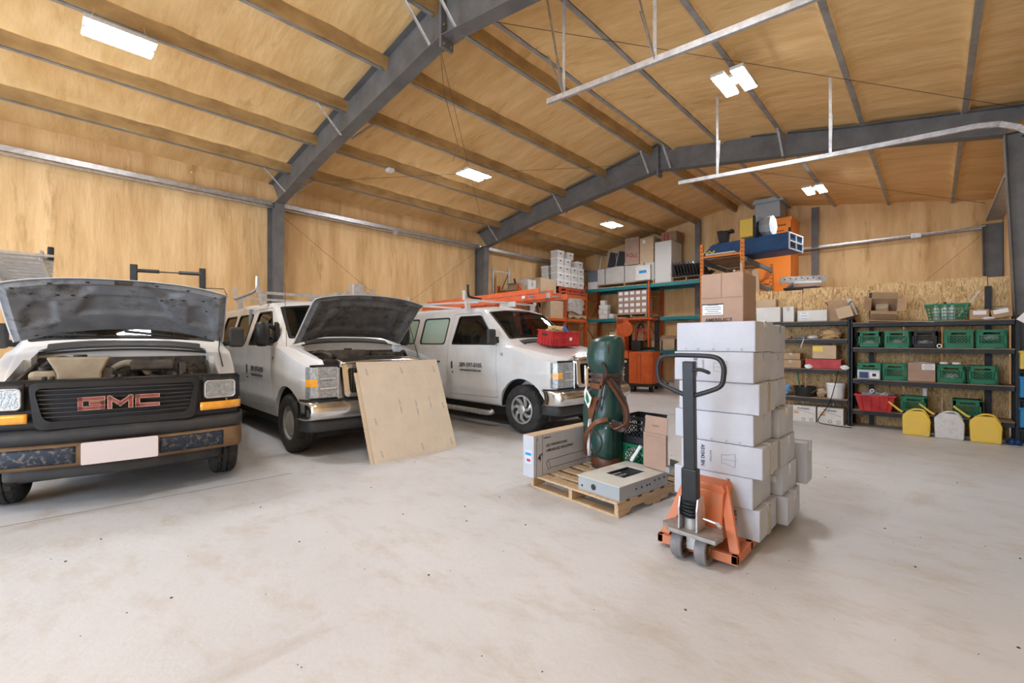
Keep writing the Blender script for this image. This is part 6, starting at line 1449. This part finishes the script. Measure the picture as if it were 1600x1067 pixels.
for y, z, k, m, lb in cr:
    if k: crate('milk_crate', lb, 'crate', KCRATE, (sx, y, z), 0, .31, .275, 'milk crates'); continue
    if c0 is None: c0 = crate('milk_crate', lb, 'crate', GCRATE, (sx, y, z), 0, .31, .275, 'milk crates')
    else: dup(c0, (sx, y, z), R(random.uniform(-1.5, 1.5)), lb)
for i, (y, lb) in enumerate(((.44, 'second'), (-.185, 'third shelf'))):
    pass
for y, z, nm in ((.44, 1.38, 'white parts lying in the second crate of the top row'), (-.185, .85, 'white parts lying in the crate right of the brown box'), (-.60, 1.46, 'white parts lying in the far right crate of the top row'), (.80, 1.365, 'white parts lying in the far left crate of the top row'), (.115, 1.37, 'pale parts lying in the black crate')):
    tag(crumple((0, 0, .05), .10, .11, .05, int(y * 100) + 300, 9).build('loose_parts', CWARM, loc=(sx, y, z), smooth=True), nm, 'parts')
for i, y in enumerate((-.11, -.25)): tag(MB().lathe([(.035, 0), (.05, 0), (.05, .03), (.035, .03)], 20, 'Z', closed=True).build('white_tape_roll', PAPER, loc=(9.70, y, 1.10)), 'white ring lying on top of the crate right of the brown box, %s one' % ('left' if i == 0 else 'right'), 'ring', 'white rings on a crate')
tag(MB().lathe([(.02, -.01), (.032, -.01), (.032, .01), (.02, .01)], 20, 'X', closed=True).build('tape_roll', PAPER, loc=(9.62, -.055, 1.381)), 'small white ring standing beside the black crate', 'ring')
t = carton('printed_box', 'flat grey box with blue and white print in front of the far left crate', 'box', (.12, .30, .145), (9.60 + .07, .80, .812), 0, METL, tape=False) if False else None
t = carton('printed_box', 'flat grey box with blue and white print on the third shelf', 'box', (.10, .30, .155), (9.565, .80, .822), 0, METG, tape=False)
MB().b2((-.057, .0, .02), (-.0555, .12, .12)).build('blue_print', mat('navy', (.03, .06, .14), .6), t); MB().b2((-.057, -.14, .02), (-.0555, -.02, .12)).build('white_print', PAPER, t); MB().b2((-.0585, -.10, .05), (-.057, -.05, .10)).build('dark_print', INK, t)
t = open_box('cardboard_box', 'brown box with a white label in the middle of the third shelf', 'box', (.36, .33, .30), (sx, .15, .815), 0, CARDP, (None, None, None, None))
t.children[0].data.materials[0] = CARDP
label_patch(t, PAPER, (-.181, -.08, .235), (.15, .09), 'label', 4); MB().b2((-.1825, -.165, .165), (-.181, .165, .168)).build('seam_line', CARDD, t)
tag(crumple((0, 0, 0), .12, .13, .05, 41, 9).build('packing_paper', DWHITE, loc=(sx, .16, 1.08)), 'packing material heaped in the brown box of the third shelf', 'paper')
# green shopping basket on top
t = thing('green_basket', 'green plastic shopping basket with bottles on top of the right shelving unit', 'basket', (9.78, -.14, 1.775))
g = MB()
def ring(z, a, b, w=.01, h=.012):
    for s in (-1, 1): g.b2((s * a - w / 2, -b, z), (s * a + w / 2, b, z + h)); g.b2((-a, s * b - w / 2, z), (a, s * b + w / 2, z + h))
for i, z in enumerate((0, .05, .10, .15, .20)): ring(z, .14 + .035 * i / 4, .20 + .035 * i / 4)
ring(.225, .185, .245, .025, .03); g.b2((-.14, -.2, 0), (.14, .2, .01))
for k in range(13):
    y = -.2 + .4 * k / 12
    for s in (-1, 1): g.bar((s * .14, y, 0), (s * .178, y * 1.18, .23), .006, .012)
for k in range(9):
    x = -.14 + .28 * k / 8
    for s in (-1, 1): g.bar((x, s * .2, 0), (x * 1.25, s * .238, .23), .012, .006)
g.build('basket_body', GCRATE, t)
for i, (y, x, nm) in enumerate(((.12, 0, 'left'), (.02, .03, 'middle, dark capped'), (-.06, -.02, 'right'))):
    b_ = thing('spray_bottle', 'white bottle standing in the green basket, %s' % nm, 'bottle', (9.78 + x, -.14 + y, 1.788), 0, 'bottles in the green basket')
    MB().lathe([(0, 0), (.038, 0), (.04, .01), (.04, .17), (.02, .21), (.015, .235), (0, .235)], 20, 'Z').build('bottle_body', PAPER, b_, smooth=True); MB().lathe([(0, .23), (.02, .23), (.02, .26 + .02 * (i == 1)), (0, .26 + .02 * (i == 1))], 16, 'Z').build('cap', ENGK if i == 1 else GTOTE, b_)
tag(MB().bar((9.78, -.26, 1.83), (9.82, -.50, 2.22), .02, .02).build('white_stick', DWHITE), 'white stick poking out of the right end of the green basket', 'stick')
t = carton('small_box', 'small brown box with a white label between the basket and the right post', 'box', (.2, .20, .15), (9.68, -.48, 1.775), R(4), CARD, 'small labelled boxes on the right shelving'); label_patch(t, PAPER, (-.107, 0, .10), (.14, .06), 'label')
t = carton('small_box', 'tilted small brown box with a white label by the right post', 'box', (.2, .20, .13), (9.68, -.72, 1.80), 0, CARD, 'small labelled boxes on the right shelving', rot=(R(-13), 0, 0)); label_patch(t, PAPER, (-.107, 0, .09), (.15, .06), 'label')
tag(crumple((0, 0, .02), .05, .07, .02, 77, 9).build('crumpled_paper', PAPER, loc=(9.60, -.58, 1.772)), 'crumpled white paper below the two small labelled boxes', 'paper')
# open boxes between the units
t = open_box('cardboard_box', 'open brown box tipped towards the room on the left end of the right shelving', 'box', (.30, .34, .34), (9.86, .64, 1.83), 0, CARD, (70, 20, 80, 60), rot=(R(6), R(-48), 0))
carton('cardboard_box', 'small light box inside the tipped open box', 'box', (.14, .16, .12), (9.80, .64, 1.95), 0, CARDL, rot=(0, R(-30), 0))
tag(MB().b2((-.18, -.42, 0), (.18, .42, .008)).build('cardboard_sheet', CARDL, loc=(9.72, .42, 1.785), rot=(R(3), R(-4), R(8))), 'loose sheet of cardboard drooping over the top of the right shelving', 'cardboard')
carton('cardboard_box', 'small box leaning at an angle between the two shelving units', 'box', (.16, .22, .19), (9.615, 1.10, 1.86), 0, CARDL, rot=(R(-16), 0, 0))
tag(MB().b2((-.01, -.06, 0), (.01, .12, .30)).build('white_framed_panel', DWHITE, loc=(9.80, 1.02, 1.90), rot=(R(-20), 0, 0)), 'thin white-edged panel leaning behind the small angled box', 'panel')
# left unit, top shelf
carton('white_carton', 'pale carton with a yellow mark at the left end of the left shelving top', 'box', (.36, .40, .28), (9.70, 2.30, 1.815), R(2), CWARM, 'boxes on the left shelving top'); t = carton('white_carton', 'narrow pale carton second from the left on the left shelving top', 'box', (.3, .18, .28), (9.76, 1.98, 1.815), 0, CWARM, 'boxes on the left shelving top')
t = carton('white_carton', 'low pale carton with grey side, middle of the left shelving top', 'box', (.34, .46, .20), (9.80, 1.60, 1.815), R(-5), CWARM, 'boxes on the left shelving top'); label_patch(t, PAPER, (-.175, .12, .1), (.14, .13), 'print_panel', 3)
open_box('cardboard_box', 'open dark brown box at the right end of the left shelving top', 'box', (.28, .28, .26), (9.86, 1.25, 1.815), 0, CARD, (10, 5, 30, 30), group='boxes on the left shelving top')
carton('cardboard_box', 'plain brown box behind the pale cartons at the left', 'box', (.2, .34, .46), (10.0, 2.42, 1.815), 0, CARDL, 'boxes on the left shelving top')
carton('cardboard_box', 'low tan box far left behind the carton stack on the left shelving top', 'box', (.3, .34, .14), (9.80, 2.74, 1.815), 0, CARDL, 'boxes on the left shelving top')
# under top
t = tag(crumple((0, 0, .09), .13, .17, .10, 8, 12).build('paper_bag', KRAFT, loc=(9.78, 1.36, 1.492)), 'crumpled brown paper bag below the top board of the left shelving', 'paper bag')
for i, (y, m, nm) in enumerate(((2.05, CARDP, 'pinkish wrapped bits'), (1.80, GTOTE, 'grey metal bits'), (1.62, DWHITE, 'white cord ends'))):
    tag(crumple((0, 0, .03), .1, .10, .04, 60 + i, 9).build('loose_parts', m, loc=(9.75, y, 1.492)), nm + ' lying on the second board of the left shelving', 'parts', )
tag(MB().tube(smooth_path([(9.62, 1.74, 1.51), (9.585, 1.73, 1.49), (9.582, 1.76, 1.40), (9.582, 1.775, 1.33)], 4), .01, 8).build('white_cable', DWHITE), 'short white cable hanging over the second board of the left shelving', 'cable')
t = open_box('cardboard_box', 'tan carton with a yellow stripe on the third board of the left shelving', 'box', (.34, .36, .24), (9.80, 1.43, 1.14), 0, CARDL, (None, None, None, None)); MB().b2((-.172, .02, .13), (-.1705, .17, .22)).build('yellow_label', YELL, t)
t = carton('cardboard_box', 'small brown carton on the open one, left end of the third board', 'box', (.3, .30, .12), (9.80, 1.95, 1.115), 0, CARD); carton('cardboard_box', 'low brown tray carton at the left end of the third board', 'box', (.34, .34, .145), (9.78, 1.95, .963), 0, CARD)
t = thing('red_bin', 'red plastic bin on the third board of the left shelving', 'bin', (9.78, 1.45, .963)); g = MB(); g.b2((-.15, -.27, 0), (.15, .27, .006)); g.b2((-.15, -.27, 0), (-.144, .27, .165)); g.b2((.144, -.27, 0), (.15, .27, .165)); g.b2((-.15, -.27, 0), (.15, -.264, .165)); g.b2((-.15, .264, 0), (.15, .27, .165)); g.b2((-.158, -.278, .158), (-.144, .278, .17)); g.build('bin_body', RCRATE, t)
for y, nm in ((1.66, 'left'), (1.13, 'right')): tag(crumple((0, 0, .03), .04, .06, .04, 91, 8).build('white_part', PAPER, loc=(9.60, y, .968)), 'white plastic part in front of the red bin, %s one' % nm, 'part', 'white parts by the red bin')
# lower board
def bucket(name, label, loc, r0, r1, h, m, group=None):
    t = thing(name, label, 'bucket', loc, 0, group); MB().lathe([(0, 0), (r0, 0), (r1, h - .03), (r1 + .008, h - .03), (r1 + .008, h), (r1 - .006, h), (r0 - .006, .01), (0, .01)], 36, 'Z').build('bucket_body', m, t, smooth=True)
    MB().tube([(-(r1 + .01) * sin(a) * .6 - .02, (r1 + .012) * cos(a), h - .03 - .10 * sin(a)) for a in [pi * k / 12 for k in range(13)]], .003, 6).build('bail_handle', GALV, t); return t
bucket('plastic_bucket', 'white plastic bucket on the lower board of the left shelving', (9.78, 1.28, .443), .125, .14, .26, PAPER); MB().lathe([(0, .26), (.145, .26), (.145, .275), (0, .275)], 36, 'Z').build('lid', PAPER, bpy.data.objects['plastic_bucket'])
bucket('black_tub', 'black rubber tub with tools on the lower board of the left shelving', (9.79, 1.75, .443), .15, .17, .18, ENGK)
for (y, y2, m, nm, h) in ((1.80, 1.86, GCRATE, 'green handle', .44), (1.73, 1.73, PALW, 'wooden handle', .50)): tag(MB().cyl((9.76, y, .47), (9.74, y2, .44 + h), .012, 10).build('tool_handle', m), nm + ' standing in the black rubber tub', 'tool')
tag(crumple((0, 0, .10), .10, .10, .10, 17, 10).build('blue_bag', mat('pale_blue', (.16, .30, .48), .6), loc=(9.76, 2.05, .445)), 'pale blue plastic bag left of the black tub', 'bag')
tag(crumple((0, 0, .08), .07, .08, .09, 19, 10).build('paper_bag', CARDL, loc=(9.84, 1.50, .445)), 'small brown paper bag between the black tub and the white bucket', 'paper bag')
for y, nm in ((1.735, 'left'), (1.335, 'right')):
    t = carton('printed_carton', 'white printed carton on the floor under the left shelving, %s one' % nm, 'box', (.34, .375, .28), (9.75, y, 0), 0, CWARM, 'printed cartons under the left shelving', tape=False, bulge=.003)
    text('ProFettis', .05, INK, t, (-.1745, .0, .235), (R(90), 0, R(-90)), 'carton_lettering', .0004); MB().b2((-.1745, .07, .14), (-.173, .15, .17)).build('orange_mark', mat('label_orange', (.62, .30, .08), .6), t)
    g = MB(); P_ = [( .16, .19), (.05, .20), (-.08, .17), (-.16, .14)]
    for a, b in zip(P_, P_[1:]): g.bar((-.174, a[0], a[1]), (-.174, b[0], b[1]), .004, .001, up=(1, 0, 0))
    for c_ in (0, -.12): g.lathe([(.022, -.0005), (.028, -.0005), (.028, .0005), (.022, .0005)], 16, 'X', c=(-.174, c_, .045), closed=True)
    g.build('line_drawing', INK, t)
tag(MB().tube(smooth_path([(9.58, 1.22, .94), (9.56, 1.26, .7), (9.55, 1.35, .35), (9.50, 1.5, .05), (9.40, 1.3, .012), (9.35, 1.0, .012)], 8), .007, 8).build('black_cable', RUBBER), 'black cable hanging down in front of the right printed carton', 'cable')
# red tub with pipes
t = thing('red_tub', 'red plastic tub of grey pipes at the left of the bottom shelf', 'tub', (9.70, .72, .292)); g = MB()
bot = [(-.15, -.20), (.15, -.20), (.15, .20), (-.15, .20)]; tp = [(-.20, -.26), (.20, -.26), (.20, .26), (-.20, .26)]
vs = [(x, y, 0) for x, y in bot] + [(x, y, .27) for x, y in tp] + [(x * .97, y * .97, .27) for x, y in tp] + [(x * .96, y * .96, .01) for x, y in bot]
g.add(vs, [(3, 2, 1, 0)] + [(k, (k + 1) % 4, 4 + (k + 1) % 4, 4 + k) for k in range(4)] + [(4 + k, 4 + (k + 1) % 4, 8 + (k + 1) % 4, 8 + k) for k in range(4)] + [(8 + k, 8 + (k + 1) % 4, 12 + (k + 1) % 4, 12 + k) for k in range(4)] + [(12, 13, 14, 15)])
for s in (-1, 1): g.b2((s * .2 - .015, -.27, .255), (s * .2 + .015, .27, .275)); g.b2((-.2, s * .26 - .015, .255), (.2, s * .26 + .015, .275))
for y in (-.15, -.05, .05, .15): g.bar((-.155, y, .02), (-.20, y * 1.2, .25), .014, .014)
g.build('tub_body', RCRATE, t)
for i, (p, q, r) in enumerate((((9.62, .55, .56), (9.78, .82, .58), .028), ((9.60, .68, .58), (9.80, .90, .56), .026), ((9.56, .76, .63), (9.80, .66, .55), .035), ((9.60, .60, .59), (9.80, .50, .56), .024), ((9.66, .90, .54), (9.8, .6, .52), .03))):
    roll('grey_pipe', 'short grey plastic pipe in the red tub, %s' % ['long one across the front', 'at the left', 'hollow end facing the room, on top', 'at the right', 'lowest at the back'][i], 'pipe', p, q, r, PVC, group='grey pipes in the red tub')
# fuel cans
def can(label, y, m, x=9.33, rz=0):
    t = thing('watering_can', label, 'watering can', (x, y, 0), rz, 'flat plastic watering cans on the floor')
    # profile in y-z, spout to +y (left)
    body = rpoly([(-.155, .0), (.155, .0), (.165, .30), (.10, .375), (-.10, .375), (-.165, .25)], .03, 5)
    MB().prism(body, -.065, .065, 'X').build('can_body', m, t, bevel=.018, seg=4)
    MB().prism([(y_ * .8, .03 + z * .78) for y_, z in body], -.070, -.064, 'X').build('raised_panel', m, t, bevel=.002)
    MB().tube([(0, .13, .33), (0, .20, .37), (0, .33, .49)], [.02, .016, .013], 12).build('spout', YELL, t, smooth=True); MB().cyl((0, .12, .325), (0, .155, .355), .026, 14).build('spout_collar', BLACKP, t)
    MB().tube(smooth_path([(0, .08, .365), (0, .02, .40), (0, -.08, .39), (0, -.14, .29)], 5), .014, 10).build('carry_handle', m, t, smooth=True); return t
can('yellow watering can on the floor, left of the white one', .205, YELL, 9.36); can('dirty white watering can between the two yellow ones', -.16, GCAN, 9.36); can('yellow watering can on the floor at the right, by the shelving post', -.535, YELL, 9.36)
tag(MB().cyl((9.8, .11, .575), (9.8, .11, .70), .03, 16).build('white_bottle', PAPER), 'white bottle standing in the dim green crate behind the cans', 'bottle')
# things at the right edge
for i, (z, m, nm, h) in enumerate(((1.06, YELL, 'yellow bin above the blue ones at the right edge', .26), (.66, BRBLUE, 'upper blue bin at the right edge', .30), (.24, BRBLUE, 'lower blue bin at the right edge', .28))):
    t = thing('stacking_bin', nm, 'bin', (9.60, -1.02, z), 0, 'bins at the right edge'); MB().b2((-.12, -.14, 0), (.14, .14, h)).build('bin_body', m, t, bevel=.012); MB().b2((-.13, -.15, h - .03), (.15, .15, h - .005)).build('rim', m, t, bevel=.005)
t = thing('bin_rack', 'narrow dark shelf holding the yellow and blue bins', 'shelving', (9.6, -1.02, 0))
for z in (.22, .64, 1.04): MB().b2((-.14, -.155, z - .02), (.17, .15, z - .002)).build('shelf_board', SHELF, t)
for x in (-.13, .16): MB().b2((x - .01, -.165, 0), (x + .01, -.15, 1.5)).build('post', SHELF, t)
t = thing('white_sign', 'tilted white sign sheet at the right edge above the shelving', 'sign', (9.30, -.93, 1.70), 0, rot=(R(38), 0, 0)); MB().b2((-.004, -.16, -.02), (.004, .12, .30)).build('sign_sheet', PAPER, t); text('WEEK 10', .03, INK, t, (-.006, .02, .05), (R(90), 0, R(-90)), 'sign_lettering', .0004)
tag(MB().b2((-.1, -.02, 0), (.1, .02, 1.70)).build('sign_post', SHELF, loc=(9.34, -1.0, 0)), 'black stand behind the tilted white sign', 'stand')
for i, (y, z) in enumerate(((-.80, .0), (-.74, .0))): tag(crumple((0, 0, .04), .05, .05, .045, 200 + i, 9).build('blue_clamp', mat('dark_blue', (.01, .05, .16), .4), loc=(9.42, y - .05, .0)), 'dark blue plastic piece on the floor by the right post, %s one' % ('right' if i == 0 else 'left'), 'clamp', 'blue pieces on the floor')
